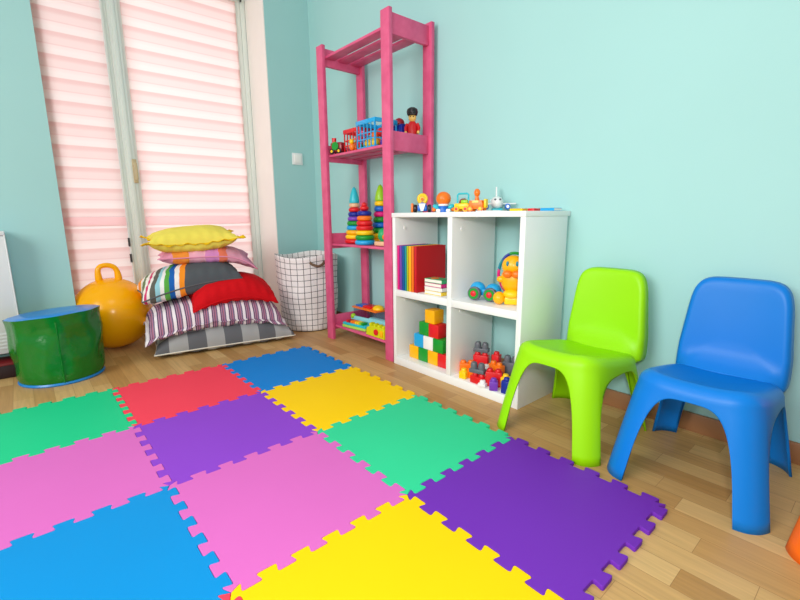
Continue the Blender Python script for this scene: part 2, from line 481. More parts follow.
# ------------------------------------------------------------------ puzzle mats
TS = 0.5
def rounded(pts, r, n=3):
    out = [pts[0]]
    for a, p, c in zip(pts, pts[1:], pts[2:]):
        a, p, c = Vector(a), Vector(p), Vector(c)
        da, dc = (a - p), (c - p)
        rr = min(r, da.length * 0.45, dc.length * 0.45)
        q0 = p + da.normalized() * rr; q1 = p + dc.normalized() * rr
        for k in range(n + 1):
            u = k / n
            out.append(tuple((1 - u) ** 2 * q0 + 2 * u * (1 - u) * p + u * u * q1))
    out.append(pts[-1])
    return out
def edge_profile():
    h = 0.0125; pts = [(0, 0)]
    pr = TS / 6
    for k in range(6):
        c = (k + 0.5) * pr
        pts += [(c - 0.0165, -h), (c - 0.0245, h), (c + 0.0245, h), (c + 0.0165, -h)]
    pts.append((TS, 0))
    return rounded(pts, 0.0075)
EP = edge_profile()
def edge(p, d, nrm):
    return [(p[0] + d[0] * a + nrm[0] * q, p[1] + d[1] * a + nrm[1] * q) for a, q in EP]
def puzzle_mat(i, j, m, label):
    """tile spanning Y = i..i+1 and X = j..j+1 in tile sizes"""
    a = edge((j * TS, i * TS), (1, 0), (0, 1))            # side Y=i, along X
    c = edge((j * TS, (i + 1) * TS), (1, 0), (0, 1))      # side Y=i+1
    l = edge((j * TS, i * TS), (0, 1), (1, 0))            # side X=j, along Y
    r = edge(((j + 1) * TS, i * TS), (0, 1), (1, 0))
    out = a[:-1] + r[:-1] + c[::-1][:-1] + l[::-1][:-1]
    cx, cy = (j + .5) * TS, (i + .5) * TS
    out = [((x - cx) * 0.9975, (y - cy) * 0.9975) for x, y in out]
    o = MB().prism(out, 0.0115, bev=0.0012).build('puzzle_mat', m, smooth=50, loc=(cx, cy, 0.0003))
    tag(o, label, 'foam mat', 'puzzle foam mats')
G = 'puzzle foam mat '
puzzle_mat(0, 0, foam_mat('green', (26, 200, 136)), 'green ' + G + 'at the far left in front of the green pouf')
puzzle_mat(1, 0, foam_mat('red', (244, 66, 88)), 'coral red ' + G + 'in the back row between green and blue')
puzzle_mat(2, 0, foam_mat('blue', (0, 128, 210)), 'blue ' + G + 'at the back corner nearest the pink shelf')
puzzle_mat(0, 1, foam_mat('pink', (216, 106, 188)), 'pink ' + G + 'at the left edge between green and blue')
puzzle_mat(1, 1, foam_mat('purple', (140, 66, 200)), 'purple ' + G + 'in the middle between coral red and pink')
puzzle_mat(2, 1, foam_mat('yellow', (255, 205, 0)), 'yellow ' + G + 'in front of the white cube shelf')
puzzle_mat(0, 2, foam_mat('azure', (0, 140, 208)), 'bright blue ' + G + 'in the bottom left foreground')
puzzle_mat(1, 2, foam_mat('pink', (216, 106, 188)), 'pink ' + G + 'in the centre foreground between bright blue and green')
puzzle_mat(2, 2, foam_mat('mint', (50, 208, 148)), 'mint green ' + G + 'in front of the lime green chair')
puzzle_mat(0, 3, foam_mat('red', (244, 66, 88)), 'coral red ' + G + 'whose tip just shows at the bottom edge')
puzzle_mat(1, 3, foam_mat('lemon', (250, 204, 0)), 'large bright yellow ' + G + 'in the bottom foreground')
puzzle_mat(2, 3, foam_mat('violet', (112, 46, 174)), 'purple ' + G + 'at the right corner beside the blue chair')

# ------------------------------------------------------------------ pouf, ball, basket
pg = mat('green vinyl', (4, 116, 32), rough=0.2, bump=0.5, bscale=9, var=0.05, bdist=0.02)
pb = mat('blue vinyl', (22, 128, 205), rough=0.3, bump=0.2, bscale=12, bdist=0.01)
pf = thing('floor_pouf', (-0.415, 0.34, 0), 'round green vinyl floor pouf with a blue top beside the radiator', 'pouf')
t = bmesh.new(); rows = []
n = 72
for iz in range(15):
    q = iz / 14; z = 0.012 + 0.318 * q
    row = []
    for k in range(n):
        a = 2 * PI * k / n
        r = 0.181 + 0.004 * math.cos(8 * a + 0.4) * q + 0.006 * q
        r += 0.020 * math.sin(PI * q) * (noise.noise(Vector((math.cos(a) * 2.2, math.sin(a) * 2.2, q * 2.4 + 3))))
        r -= 0.018 * math.exp(-((q - 0.8) / 0.12) ** 2) * max(0, math.cos(a + 0.42)) ** 8   # dent under the rim
        if iz == 0: r -= 0.008
        if iz == 14: r += 0.003
        row.append(t.verts.new((r * math.cos(a), r * math.sin(a), z + (0.013 * math.cos(a) + 0.010 * math.sin(a)) * q)))
    rows.append(row)
for a, c in zip(rows, rows[1:]):
    for k in range(n): t.faces.new((a[k], a[(k + 1) % n], c[(k + 1) % n], c[k]))
m_ = MB(); m_._merge(t)
m_.build('cover', pg, pf, smooth=180)
t = bmesh.new(); rows = []
for (q, dz) in ((1.0, -0.001), (0.93, 0.006), (0.75, 0.010), (0.5, 0.009), (0.25, 0.007)):
    rows.append([t.verts.new(((0.188 + 0.004 * math.cos(8 * a + 0.4)) * q * math.cos(a), (0.188 + 0.004 * math.cos(8 * a + 0.4)) * q * math.sin(a), 0.330 + dz + (0.013 * math.cos(a) + 0.010 * math.sin(a)) * q)) for a in [2 * PI * k / n for k in range(n)]])
c0 = t.verts.new((0, 0, 0.336))
for a, c in zip(rows, rows[1:]):
    for k in range(n): t.faces.new((a[k], a[(k + 1) % n], c[(k + 1) % n], c[k]))
for k in range(n): t.faces.new((rows[-1][k], rows[-1][(k + 1) % n], c0))
m_ = MB(); m_._merge(t); m_.build('top', pb, pf, smooth=180)
MB().lathe([(0, 0), (0.176, 0), (0.180, 0.006), (0.176, 0.014), (0, 0.014)], n=48).build('base', pb, pf)
sm = MB()
a = -0.03
sm.tube([(1.012 * (0.181 + 0.01 * z / .3) * math.cos(a), 1.012 * (0.181 + 0.01 * z / .3) * math.sin(a), z) for z in [0.015 + 0.0215 * k for k in range(15)]], 0.0035, n=6)
sm.build('seam', pg, pf)

ho = mat('orange rubber', (255, 178, 0), rough=0.22, spec=0.35)
hb = thing('hopper_ball', (-0.828, 0.64, 0.0), 'large shiny orange hopper ball with a loop handle before the window', 'ball')
MB().ball((0, 0, 0.2165), (0.215, 0.215, 0.2165), n=56).build('ball', ho, hb, smooth=180)
pth = [(0.02, -0.05, 0.40), (0.02, -0.055, 0.46), (0.02, -0.053, 0.495), (0.02, -0.036, 0.513), (0.02, 0.0, 0.515), (0.02, 0.026, 0.506), (0.02, 0.042, 0.488), (0.02, 0.048, 0.455), (0.02, 0.048, 0.40)]
h_ = MB().tube(pth, [0.026, 0.017, 0.016, 0.016, 0.016, 0.016, 0.016, 0.018, 0.026], n=14)
o = h_.build('handle', ho, hb, smooth=180); md = o.modifiers.new('s', 'SUBSURF'); md.levels = 1; md.render_levels = 1

bk = thing('laundry_basket', (-0.475, 1.80, 0), 'white fabric basket with black grid lines in the wall corner', 'basket')
t = bmesh.new(); uvl = t.loops.layers.uv.new('UVMap'); rows = []
n = 80; nz = 26
def bask_r(a, q):
    r = 0.180 + 0.032 * q + 0.014 * math.sin(PI * q) + 0.010 * max(0, (q - .8) / .2)
    r += 0.016 * math.sin(PI * min(1, q * 1.1)) * noise.noise(Vector((math.cos(a) * 1.6, math.sin(a) * 1.6, q * 3.0)))
    r += 0.006 * noise.noise(Vector((math.cos(a) * 4, math.sin(a) * 4, q * 7.0)))
    return r
for iz in range(nz + 1):
    q = iz / nz
    rows.append([])
    for k in range(n):
        a = 2 * PI * k / n
        r = bask_r(a, q)
        z = 0.002 + 0.525 * q + 0.010 * q * math.sin(3 * a + 1) + 0.006 * math.sin(PI * q) * noise.noise(Vector((math.cos(a) * 2, math.sin(a) * 2, q * 4 + 9)))
        rows[-1].append(t.verts.new((r * math.cos(a), r * math.sin(a), max(z, 0.001))))
for i in range(nz):
    for k in range(n):
        k2 = (k + 1) % n
        f = t.faces.new((rows[i][k], rows[i][k2], rows[i + 1][k2], rows[i + 1][k]))
        for lp, (kk, ii) in zip(f.loops, ((k, i), (k + 1, i), (k + 1, i + 1), (k, i + 1))):
            lp[uvl].uv = (kk / n * 30, ii / nz * 13.0)
t.faces.new(rows[0][::-1])
m_ = MB(); m_.bm.free(); m_.bm = t
o = m_.build('body', grid_cloth_mat(), bk, smooth=180)
sd = o.modifiers.new('solid', 'SOLIDIFY'); sd.thickness = 0.006; sd.offset = -1
strap = mat('brown strap', (110, 84, 62), rough=0.7)
for (aa, nm) in ((-0.20, 0), (2.95, 1)):
    pts = []
    for k in range(9):
        u = (k - 4) / 4
        a = aa + 0.22 * u
        r = bask_r(a, 0.93) + 0.010 + 0.018 * (1 - u * u)
        pts.append((r * math.cos(a), r * math.sin(a), 0.478 - 0.028 * (1 - abs(u)) ** 0.5 + 0.012))
    MB().tube(pts, 0.009, n=8).build('strap_handle', strap, bk, smooth=180)

# ------------------------------------------------------------------ pillows
def pillow(name, loc, half, tu, tl, m, label, rot=(0, 0, 0), pin=0.08, fn=None, seed=0, wr=0.006, pw=0.55, flange=0.0, edge_m=None):
    """local x = depth (towards the room), y = along the window wall"""
    a, bb = half
    N = 44
    root = thing(name, loc, label, 'pillow', 'pillow pile')
    root.rotation_euler = rot
    t = bmesh.new(); uvl = t.loops.layers.uv.new('UVMap')
    def P_(u, v, side):
        x = a * u * (1 - pin * (1 - v * v) * abs(u) ** 3)
        y = bb * v * (1 - pin * (1 - u * u) * abs(v) ** 3)
        k = max(0.0, (1 - abs(u) ** 2.6) * (1 - abs(v) ** 2.6)) ** pw
        z = (tu if side > 0 else -tl) * k
        w_ = noise.noise(Vector((x * 9 + seed, y * 9, side * 3.0))) + 0.5 * noise.noise(Vector((x * 22 + seed, y * 22, side * 5.0)))
        z += side * wr * w_ * min(1, k * 3)
        # puckers running in from the seam
        rim = max(abs(u), abs(v))
        z += side * wr * 0.8 * math.sin(26 * (v if abs(u) > abs(v) else u) + seed) * max(0, (rim - 0.62) / 0.38) * min(1, k * 4)
        p = Vector((x, y, z))
        if fn: p = fn(p, u, v)
        return p
    U = [math.sin((i / N - 0.5) * PI) for i in range(N + 1)]
    U = [0.5 * q + 0.5 * (i / N * 2 - 1) for i, q in enumerate(U)]
    top = [[t.verts.new(P_(U[i], U[j], 1)) for j in range(N + 1)] for i in range(N + 1)]
    bot = [[top[i][j] if i in (0, N) or j in (0, N) else t.verts.new(P_(U[i], U[j], -1)) for j in range(N + 1)] for i in range(N + 1)]
    for i in range(N):
        for j in range(N):
            for g, rev in ((top, False), (bot, True)):
                q = [(i, j), (i + 1, j), (i + 1, j + 1), (i, j + 1)]
                if rev: q = q[::-1]
                f = t.faces.new([g[x][y] for x, y in q])
                for lp, (x, y) in zip(f.loops, q): lp[uvl].uv = ((U[y] + 1) / 2, (U[x] + 1) / 2)
    m_ = MB(); m_.bm.free(); m_.bm = t
    m_.build('cover', m, root, smooth=180)
    # sewn edge: piping or a frilled flange around the seam
    ring = [(-1 + 2 * k / 40, -1) for k in range(40)] + [(1, -1 + 2 * k / 40) for k in range(40)] + [(1 - 2 * k / 40, 1) for k in range(40)] + [(-1, 1 - 2 * k / 40) for k in range(40)]
    if flange > 0:
        t = bmesh.new(); uvl = t.loops.layers.uv.new('UVMap'); r0, r1 = [], []
        for q, (u, v) in enumerate(ring):
            p = P_(u, v, 1)
            p2 = P_(u * (1 + flange / a), v * (1 + flange / bb), 1)
            d = Vector((p2.x - p.x, p2.y - p.y, 0))
            p2 = p + d + Vector((0, 0, 0.35 * flange * math.sin(q * 1.25 + seed) + 0.25 * flange * math.sin(q * 0.47)))
            if fn: p2.z += (fn(Vector((0, 0, 0)), u * 1.1, v * 1.1) - fn(Vector((0, 0, 0)), u, v)).z
            r0.append(t.verts.new(p)); r1.append(t.verts.new(p2))
        for k in range(len(ring)):
            k2 = (k + 1) % len(ring)
            f = t.faces.new((r0[k], r0[k2], r1[k2], r1[k]))
            uvs = [ring[k], ring[k2], ring[k2], ring[k]]
            for lp, (u, v) in zip(f.loops, uvs): lp[uvl].uv = ((v + 1) / 2, (u + 1) / 2)
        m_ = MB(); m_.bm.free(); m_.bm = t
        o = m_.build('frill', edge_m or m, root, smooth=180)
        sd = o.modifiers.new('solid', 'SOLIDIFY'); sd.thickness = 0.003; sd.offset = 0
    else:
        MB().tube([P_(u, v, 1) for u, v in ring], 0.0042, n=6, closed=True).build('piping', edge_m or m, root, smooth=180)
    return root

grey_m = gingham_mat()
def f_grey(p, u, v):
    p.z = max(p.z, -0.028)
    return p
pillow('floor_cushion', (-0.48, 1.18, 0.030), (0.205, 0.405), 0.125, 0.03, grey_m,
       'grey and white checked floor cushion at the bottom of the pillow pile', rot=(0, 0, -0.17), pin=0.05, fn=f_grey, seed=1, pw=0.36,
       edge_m=mat('cream piping', (222, 216, 200), rough=0.8))
stripe_m = stripes_mat('purple striped cloth', [(0, (240, 232, 236)), (0.26, (92, 66, 100)), (0.40, (196, 150, 172)), (0.50, (120, 92, 124)), (0.62, (190, 120, 140)), (0.72, (150, 128, 158)), (0.84, (84, 60, 92)), (0.92, (240, 232, 236))], repeat=16, wob=0.25)
def f_stripe(p, u, v):
    d = u * u * v * v
    p.z -= 0.045 * d + 0.015 * u * u + 0.015 * v * v
    return p
pillow('pillow', (-0.505, 1.135, 0.195), (0.20, 0.385), 0.125, 0.065, stripe_m,
       'big purple and white striped pillow draped over the grey checked cushion', rot=(0, 0, -0.13), pin=0.04, fn=f_stripe, seed=4, wr=0.008, pw=0.36, flange=0.016)
multi_m = stripes_mat('multicolour striped cloth', [(0, (206, 60, 110)), (0.04, (236, 232, 226)), (0.07, (240, 150, 60)), (0.11, (235, 232, 225)), (0.15, (110, 130, 90)), (0.19, (240, 236, 226)), (0.22, (206, 60, 110)), (0.245, (236, 232, 226)), (0.27, (96, 96, 88)), (0.315, (150, 205, 215)), (0.345, (236, 236, 232)), (0.375, (90, 170, 70)), (0.41, (30, 100, 180)), (0.455, (240, 238, 232)), (0.5, (248, 150, 40)), (0.545, (84, 90, 94))], repeat=0.81, wob=0.08, skew=0.17)
def f_multi(p, u, v):
    p.z += 0.045 * v - 0.025 * v * v
    p.z -= 0.025 * u * u * (1 if u > 0 else 0)
    return p
pillow('pillow', (-0.56, 1.02, 0.425), (0.19, 0.275), 0.10, 0.085, multi_m,
       'multicolour striped pillow with a charcoal half, resting left of the red pillow', rot=(0, 0.0, -0.10), pin=0.06, fn=f_multi, seed=9, pw=0.36, edge_m=mat('charcoal piping', (92, 96, 98), rough=0.85))
red_m = mat('red cotton', (206, 10, 22), rough=0.85, spec=0.2, bump=0.2, bscale=200)
def f_red(p, u, v):
    p.z -= 0.03 * u * u * v * v + 0.03 * (u * u if u > 0 else 0) + 0.03 * v * v
    return p
pillow('pillow', (-0.455, 1.235, 0.345), (0.165, 0.25), 0.10, 0.05, red_m,
       'plain red pillow lying on the right of the purple striped one', rot=(0.0, 0.04, -0.12), pin=0.06, fn=f_red, seed=14, pw=0.38, wr=0.008)
pk_m = stripes_mat('pink patchwork cloth', [(0, (226, 150, 178)), (0.22, (240, 150, 60)), (0.36, (238, 176, 196)), (0.55, (214, 140, 196)), (0.68, (226, 120, 90)), (0.76, (212, 150, 170)), (0.9, (196, 140, 165))], wob=0.15)
def f_pk(p, u, v):
    if v > 0: p.z -= 0.09 * v ** 3 * (0.6 + 0.4 * u)
    return p
pillow('pillow', (-0.58, 1.15, 0.556), (0.17, 0.275), 0.06, 0.05, pk_m,
       'thin pink and orange patterned pillow directly under the yellow pillow', rot=(0, 0, -0.22), pin=0.10, fn=f_pk, seed=20, wr=0.007, pw=0.45)
ye_m = mat('yellow cotton', (238, 222, 92), rough=0.85, spec=0.2, bump=0.2, bscale=200)
ye2 = mat('dark yellow cotton', (238, 192, 20), rough=0.85, spec=0.2)
def f_ye(p, u, v):
    p.z += 0.02 * v * v * abs(u) - 0.01 * (u if u > 0 else 0)
    return p
pillow('pillow', (-0.57, 1.07, 0.655), (0.17, 0.25), 0.085, 0.065, ye_m,
       'bright yellow pillow with a frilled edge on top of the pile', rot=(0.05, 0.05, -0.18), pin=0.14, fn=f_ye, seed=31, flange=0.02, edge_m=ye2, pw=0.5)

# ------------------------------------------------------------------ pink wooden shelf
PK = wood_paint_mat()
sh = thing('wooden_shelf', (0.235, 1.875, 0), 'tall pink wooden slatted shelf against the teal wall', 'shelf')
for (x, y) in ((-0.312, -0.137), (0.299, -0.137), (-0.300, 0.139), (0.310, 0.139)):
    MB().box((x, y, 0.885), (0.066, 0.022, 1.77), bev=0.002).build('post', PK, sh)
SLATZ = (0.087, 0.614, 1.147, 1.702)
RAILZ = (0.110, 0.638, 1.165, 1.706)
for z, rz in zip(SLATZ, RAILZ):
    for k in (-1, 0, 1):
        MB().box((0.006, k * 0.0915, z + 0.002), (0.59, 0.066, 0.014), bev=0.0025).build('slat', PK, sh)
    for x in (-0.300, 0.312):
        MB().box((x, 0.001, rz), (0.022, 0.2535, 0.095), bev=0.002).build('side_rail', PK, sh)

# ------------------------------------------------------------------ white cube cabinet
cb = thing('cube_cabinet', (0.976, 1.878, 0), 'white open cube cabinet of four compartments beside the pink shelf', 'cabinet')
CD = 0.312
MB().box((-0.384, 0, 0.3915), (0.022, CD, 0.783), bev=0.0015).build('side_panel', WHITE, cb)
MB().box((0.384, 0, 0.3915), (0.024, CD, 0.783), bev=0.0015).build('side_panel', WHITE, cb)
MB().box((0.006, 0, 0.4125), (0.028, CD, 0.741), bev=0.0015).build('divider', WHITE, cb)
MB().box((0, 0.008, 0.794), (0.795, CD + 0.022, 0.022), bev=0.0015).build('top_panel', WHITE, cb)
MB().box((0, 0, 0.021), (0.746, CD, 0.042), bev=0.0015).build('bottom_panel', WHITE, cb)
for x in (-0.1905, 0.196):
    MB().box((x, 0, 0.393), (0.365 if x < 0 else 0.352, CD - 0.002, 0.034), bev=0.0015).build('shelf_board', WHITE, cb)
cap = mat('cap white', (250, 250, 248), rough=0.4)
for (x, z) in ((-0.373, 0.35), (-0.373, 0.73), (0.020, 0.35), (0.020, 0.73)):
    MB().cyl((x, -0.09, z), (x + 0.003, -0.09, z), 0.009, n=16).build('screw_cap', cap, cb)

# ------------------------------------------------------------------ plastic chairs
def chair_geometry():
    a0, b0, R = 0.162, 0.196, 0.038
    NP = 400
    pts = []
    for k in range(NP):
        f = 2 * PI * k / NP
        c, s_ = math.cos(f), math.sin(f)
        pts.append(Vector((a0 * math.copysign(abs(c) ** 0.5, c), b0 * math.copysign(abs(s_) ** 0.5, s_))))
    L = [0]
    for k in range(NP): L.append(L[-1] + (pts[(k + 1) % NP] - pts[k]).length)
    T = L[-1]
    def at(s_):
        s_ %= T
        lo, hi = 0, NP
        while hi - lo > 1:
            m_ = (lo + hi) // 2
            if L[m_] <= s_: lo = m_
            else: hi = m_
        u = (s_ - L[lo]) / max(1e-9, L[lo + 1] - L[lo])
        return pts[lo].lerp(pts[(lo + 1) % NP], u)
    # arch centres: +x side (0), back (T/4), -x side (T/2), front (3T/4)
    cols = []       # (s, zbottom, leg weight)
    halfs = (0.134, 0.096, 0.134, 0.094)
    tops = (0.252, 0.235, 0.252, 0.286)
    for q in range(4):
        cs = q * T / 4
        for k in range(33):
            th = -PI / 2 + PI * k / 32
            e = 2 / 4.2
            tt = math.copysign(abs(math.sin(th)) ** e, math.sin(th)); zz = abs(math.cos(th)) ** e
            cols.append((cs + tt * halfs[q], tops[q] * zz if 0 < k < 32 else 0.0, min(1, abs(tt) ** 1.5)))
        s0 = cs + halfs[q]; s1 = (q + 1) * T / 4 - halfs[(q + 1) % 4]
        for k in range(1, 10): cols.append((s0 + (s1 - s0) * k / 10, 0.0, 1.0))
    def zrim(x, y):
        f = max(0, min(1, (0.192 - y) / 0.384))            # 1 at the front
        return 0.283 + 0.062 * f ** 1.1 - 0.012 * (1 - min(1, (x / a0) ** 2)) * f
    info = []
    for (s_, zb, wt) in cols:
        p = at(s_); tg = (at(s_ + 0.004) - at(s_ - 0.004)).normalized(); nn = Vector((tg.y, -tg.x))
        fx = max(-1, min(1, p.x / 0.11)); fy = max(-1, min(1, p.y / 0.13))
        sp = Vector((0.052 * fx, 0.045 * fy)) * (0.25 + 0.75 * wt)
        info.append((p, nn, zrim(p.x, p.y), zb, sp))
    ZS = 0.20
    def wall_pt(inf, z):
        p, nn, zr, zb, sp = inf
        d = max(0, (zr - R) - z) / 0.3
        q = p + sp * (d ** 0.92)
        return (q.x, q.y, z)
    n = len(info)
    seat = bmesh.new(); rows = []
    lay = seat.faces.layers.int.new('part')
    for q in (0.25, 0.5, 0.75, 0.92):
        row = []
        for (p, nn, zr, zb, cr) in info:
            pi = (p - nn * R) * q
            row.append(seat.verts.new((pi.x, pi.y, zrim(pi.x, pi.y) - 0.013 * (1 - q * q))))
        rows.append(row)
    cv = seat.verts.new((0, 0, zrim(0, 0) - 0.013))
    for kk in range(7):
        th = kk / 6 * PI / 2
        rows.append([seat.verts.new((*(p - nn * R * (1 - math.sin(th))), zr - R * (1 - math.cos(th)))) for (p, nn, zr, zb, cr) in info])
    for kk in range(1, 6):
        rows.append([seat.verts.new(wall_pt(i_, (i_[2] - R) + (max(i_[3], ZS) - (i_[2] - R)) * kk / 5)) for i_ in info])
    nseat = len(rows) - 1
    for kk in range(1, 8):
        rows.append([seat.verts.new(wall_pt(i_, max(i_[3], ZS) + (i_[3] - max(i_[3], ZS)) * kk / 7)) for i_ in info])
    for k in range(n): seat.faces.new((cv, rows[0][k], rows[0][(k + 1) % n]))
    for ri, (r0, r1) in enumerate(zip(rows, rows[1:])):
        for k in range(n):
            k2 = (k + 1) % n
            if ri >= nseat and info[k][3] >= ZS and info[k2][3] >= ZS: continue
            fc = seat.faces.new((r0[k], r1[k], r1[k2], r0[k2]))
            if ri >= nseat:
                x_, y_ = info[k][0]
                fc[lay] = 1 + (x_ > 0) + 2 * (y_ > 0)
    bmesh.ops.remove_doubles(seat, verts=seat.verts, dist=2e-6)
    bmesh.ops.dissolve_degenerate(seat, edges=seat.edges, dist=1e-6)
    bmesh.ops.delete(seat, geom=[v for v in seat.verts if not v.link_faces], context='VERTS')
    # backrest shell
    back = bmesh.new()
    ZB, ZTOP = 0.262, 0.578
    ring = []
    M_ = 96
    for k in range(M_):
        f = 2 * PI * k / M_
        c, s_ = math.cos(f), math.sin(f)
        e = 0.36 if s_ > 0 else 0.12
        ring.append((math.copysign(abs(c) ** e, c), math.copysign(abs(s_) ** (e if s_ > 0 else 0.3), s_)))
    def bp(xx, zz, dy=0.0, grow=0.0):
        tt = (zz + 1) / 2
        hw = 0.154 - 0.034 * tt
        x = xx * (hw + grow); z = ZB + (ZTOP - ZB) * tt + (grow if zz > 0 else 0)
        y = 0.176 + 0.032 * tt - 0.012 * xx * xx
        if tt < 0.28:
            k = 1 - tt / 0.28
            y -= 0.060 * k ** 2.2 * (1 - 0.95 * xx ** 4); z += (0.014 - 0.055 * xx ** 8) * k; x *= 1 - 0.03 * k
        return back.verts.new((x, y + dy * (1.0 + 0.6 * (1 - tt)), z))
    rows = []
    for q in (0.2, 0.4, 0.6, 0.78, 0.9): rows.append([bp(x * q, z * q) for x, z in ring])
    rows.append([bp(x, z, 0.001, -0.006) for x, z in ring])
    rows.append([bp(x, z, 0.005, 0.000) for x, z in ring])
    rows.append([bp(x, z, 0.012, 0.004) for x, z in ring])
    rows.append([bp(x, z, 0.034, 0.006) for x, z in ring])
    cv = bp(0, 0)
    for k in range(M_): back.faces.new((cv, rows[0][k], rows[0][(k + 1) % M_]))
    for r0, r1 in zip(rows, rows[1:]):
        for k in range(M_): back.faces.new((r0[k], r1[k], r1[(k + 1) % M_], r0[(k + 1) % M_]))
    for t in (seat, back): bmesh.ops.recalc_face_normals(t, faces=t.faces)
    for t, ref in ((seat, Vector((0, 0, 1))), (back, Vector((0, -1, 0)))):
        t.faces.ensure_lookup_table()
        if t.faces[0].normal.dot(ref) < 0: bmesh.ops.reverse_faces(t, faces=t.faces)
    return seat, back

def split_shell(bm, thick):
    """give the moulded shell its thickness, then cut it into seat and legs that share their shading normals"""
    me = bpy.data.meshes.new('shell'); bm.to_mesh(me); bm.free()
    for p in me.polygons: p.use_smooth = True
    o = bpy.data.objects.new('shell', me); COL.objects.link(o)
    md = o.modifiers.new('solid', 'SOLIDIFY'); md.thickness = thick; md.offset = -1
    dg = bpy.context.evaluated_depsgraph_get(); ev = o.evaluated_get(dg); em = ev.to_mesh()
    co = [v.co.copy() for v in em.vertices]
    tags = [d.value for d in em.attributes['part'].data]
    cn = [c.vector.copy() for c in em.corner_normals]
    polys = [(list(p.vertices), list(p.loop_indices)) for p in em.polygons]
    ev.to_mesh_clear(); bpy.data.objects.remove(o); bpy.data.meshes.remove(me)
    out = []
    for t in range(5):
        mp, vs, fs, ns = {}, [], [], []
        for (vi, li), tg in zip(polys, tags):
            if tg != t: continue
            for v in vi:
                if v not in mp: mp[v] = len(vs); vs.append(co[v])
            fs.append([mp[v] for v in vi]); ns += [cn[l] for l in li]
        m_ = bpy.data.meshes.new('shell_part'); m_.from_pydata(vs, [], fs)
        for p in m_.polygons: p.use_smooth = True
        m_.normals_split_custom_set(ns)
        out.append(m_)
    return out

def make_chair(m, loc, rz, label):
    root = thing('kids_chair', loc, label, 'chair', 'plastic kids chairs', rz)
    seat, back = chair_geometry()
    for nm, me in zip(('seat', 'leg', 'leg', 'leg', 'leg'), split_shell(seat, 0.0065)):
        me.name = nm; me.materials.append(m)
        o = bpy.data.objects.new(nm, me); COL.objects.link(o); o.parent = root
    k = MB(); k.bm.free(); k.bm = back
    o = k.build('backrest', m, root, smooth=180)
    sd = o.modifiers.new('solid', 'SOLIDIFY'); sd.thickness = 0.0065; sd.offset = -1
    return root
lime = mat('lime chair plastic', (150, 220, 0), rough=0.42, spec=0.3, bump=0.05, bscale=500)
blu = mat('blue chair plastic', (0, 119, 208), rough=0.42, spec=0.3, bump=0.05, bscale=500)
org = mat('orange chair plastic', (250, 110, 20), rough=0.42, spec=0.3, bump=0.05, bscale=500)
ch = make_chair(lime, (1.592, 1.757, 0), -0.04, 'lime green plastic kids chair standing beside the white cube cabinet')
dup(ch, (2.004, 1.770, 0), 'blue plastic kids chair to the right of the lime green one', rz=0.0, mats=blu)
dup(ch, (2.445, 1.735, 0), 'orange plastic kids chair whose front leg shows at the right edge', rz=0.0, mats=org)

# ------------------------------------------------------------------ books and cubes in the cabinet
ZF, ZM, ZT = 0.0425, 0.4105, 0.8055
spines = (('magenta', (226, 10, 130), 0.018, 'magenta'), ('violet', (120, 70, 180), 0.016, 'violet'), ('dark blue', (14, 84, 160), 0.018, 'dark blue'),
          ('teal', (0, 150, 160), 0.014, 'teal'), ('lime', (170, 205, 30), 0.012, 'lime green'), ('golden', (255, 180, 10), 0.020, 'golden yellow'),
          ('orange', (252, 120, 20), 0.017, 'orange'), ('red', (200, 12, 26), 0.020, 'red'))
x = 0.6055
page = mat('paper', (240, 236, 224), rough=0.9)
for nm, rgb, wd, word in spines:
    wd *= 1.12
    lab = {'magenta': 'magenta book, leftmost in the rainbow row in the cabinet', 'red': 'red book with its cover facing out, last of the rainbow row'}.get(nm, word + ' book standing in the rainbow row in the cabinet')
    r = thing('book', (x + wd / 2, 1.731, ZM), lab, 'book', 'rainbow row of books')
    cm = mat('book ' + nm, rgb, rough=0.5)
    c = MB(); w_ = wd - 0.0012; H = 0.230; D = 0.205
    c.box((-w_ / 2 + 0.001, D / 2, H / 2), (0.002, D, H)); c.box((w_ / 2 - 0.001, D / 2, H / 2), (0.002, D, H)); c.box((0, 0.001, H / 2), (w_, 0.002, H), bev=0.0006)
    c.build('cover', cm, r)
    MB().box((0, D / 2, H / 2), (w_ - 0.0045, D - 0.01, H - 0.008)).build('pages', page, r)
    x += wd
z = ZM
for k, (rgb, lab) in enumerate((((250, 215, 60), 'small white board book with a yellow cover at the bottom of the little stack'), ((235, 235, 230), 'small board book with a white cover, second from the bottom'),
                          ((220, 40, 140), 'small board book with a magenta cover below the top one'), ((60, 180, 120), 'small board book with a green cover on top of the little stack'))):
    r = thing('board_book', (0.852, 1.783, z), lab, 'book', 'little stack of board books', 0.03 * (k % 2) - 0.02)
    H = 0.019
    c = MB(); c.box((0, 0, 0.001), (0.118, 0.07, 0.0018)); c.box((0, 0, H - 0.0014), (0.118, 0.07, 0.0018)); c.box((0.0575, 0, H / 2), (0.003, 0.07, H - 0.001))
    c.build('cover', mat('board cover %s' % (rgb,), rgb, rough=0.4), r)
    MB().box((-0.0015, 0, H / 2), (0.113, 0.067, H - 0.005)).build('pages', page, r)
    if k == 3:
        MB().cyl((-0.02, 0.0, H - 0.0005), (-0.02, 0.0, H + 0.0006), 0.022).build('picture', P['orange'], r)
    z += H + 0.0004
CUBE = 0.069
cubes = [[('amber', 'yellow', 'at the left end of the bottom row'), ('green', 'green', 'second from the left in the bottom row'), ('amber', 'yellow', 'third from the left in the bottom row'), ('red', 'red', 'at the right end of the bottom row')],
         [('blue', 'blue', 'at the left of the second row'), ('white', 'white', 'in the middle of the second row'), ('green', 'green', 'at the right of the second row')],
         [('green', 'green', 'at the left of the third row'), ('red', 'red', 'at the right of the third row')],
         [('amber', 'yellow', 'on the very top')]]
x0s = (0.652, 0.686, 0.722, 0.762)
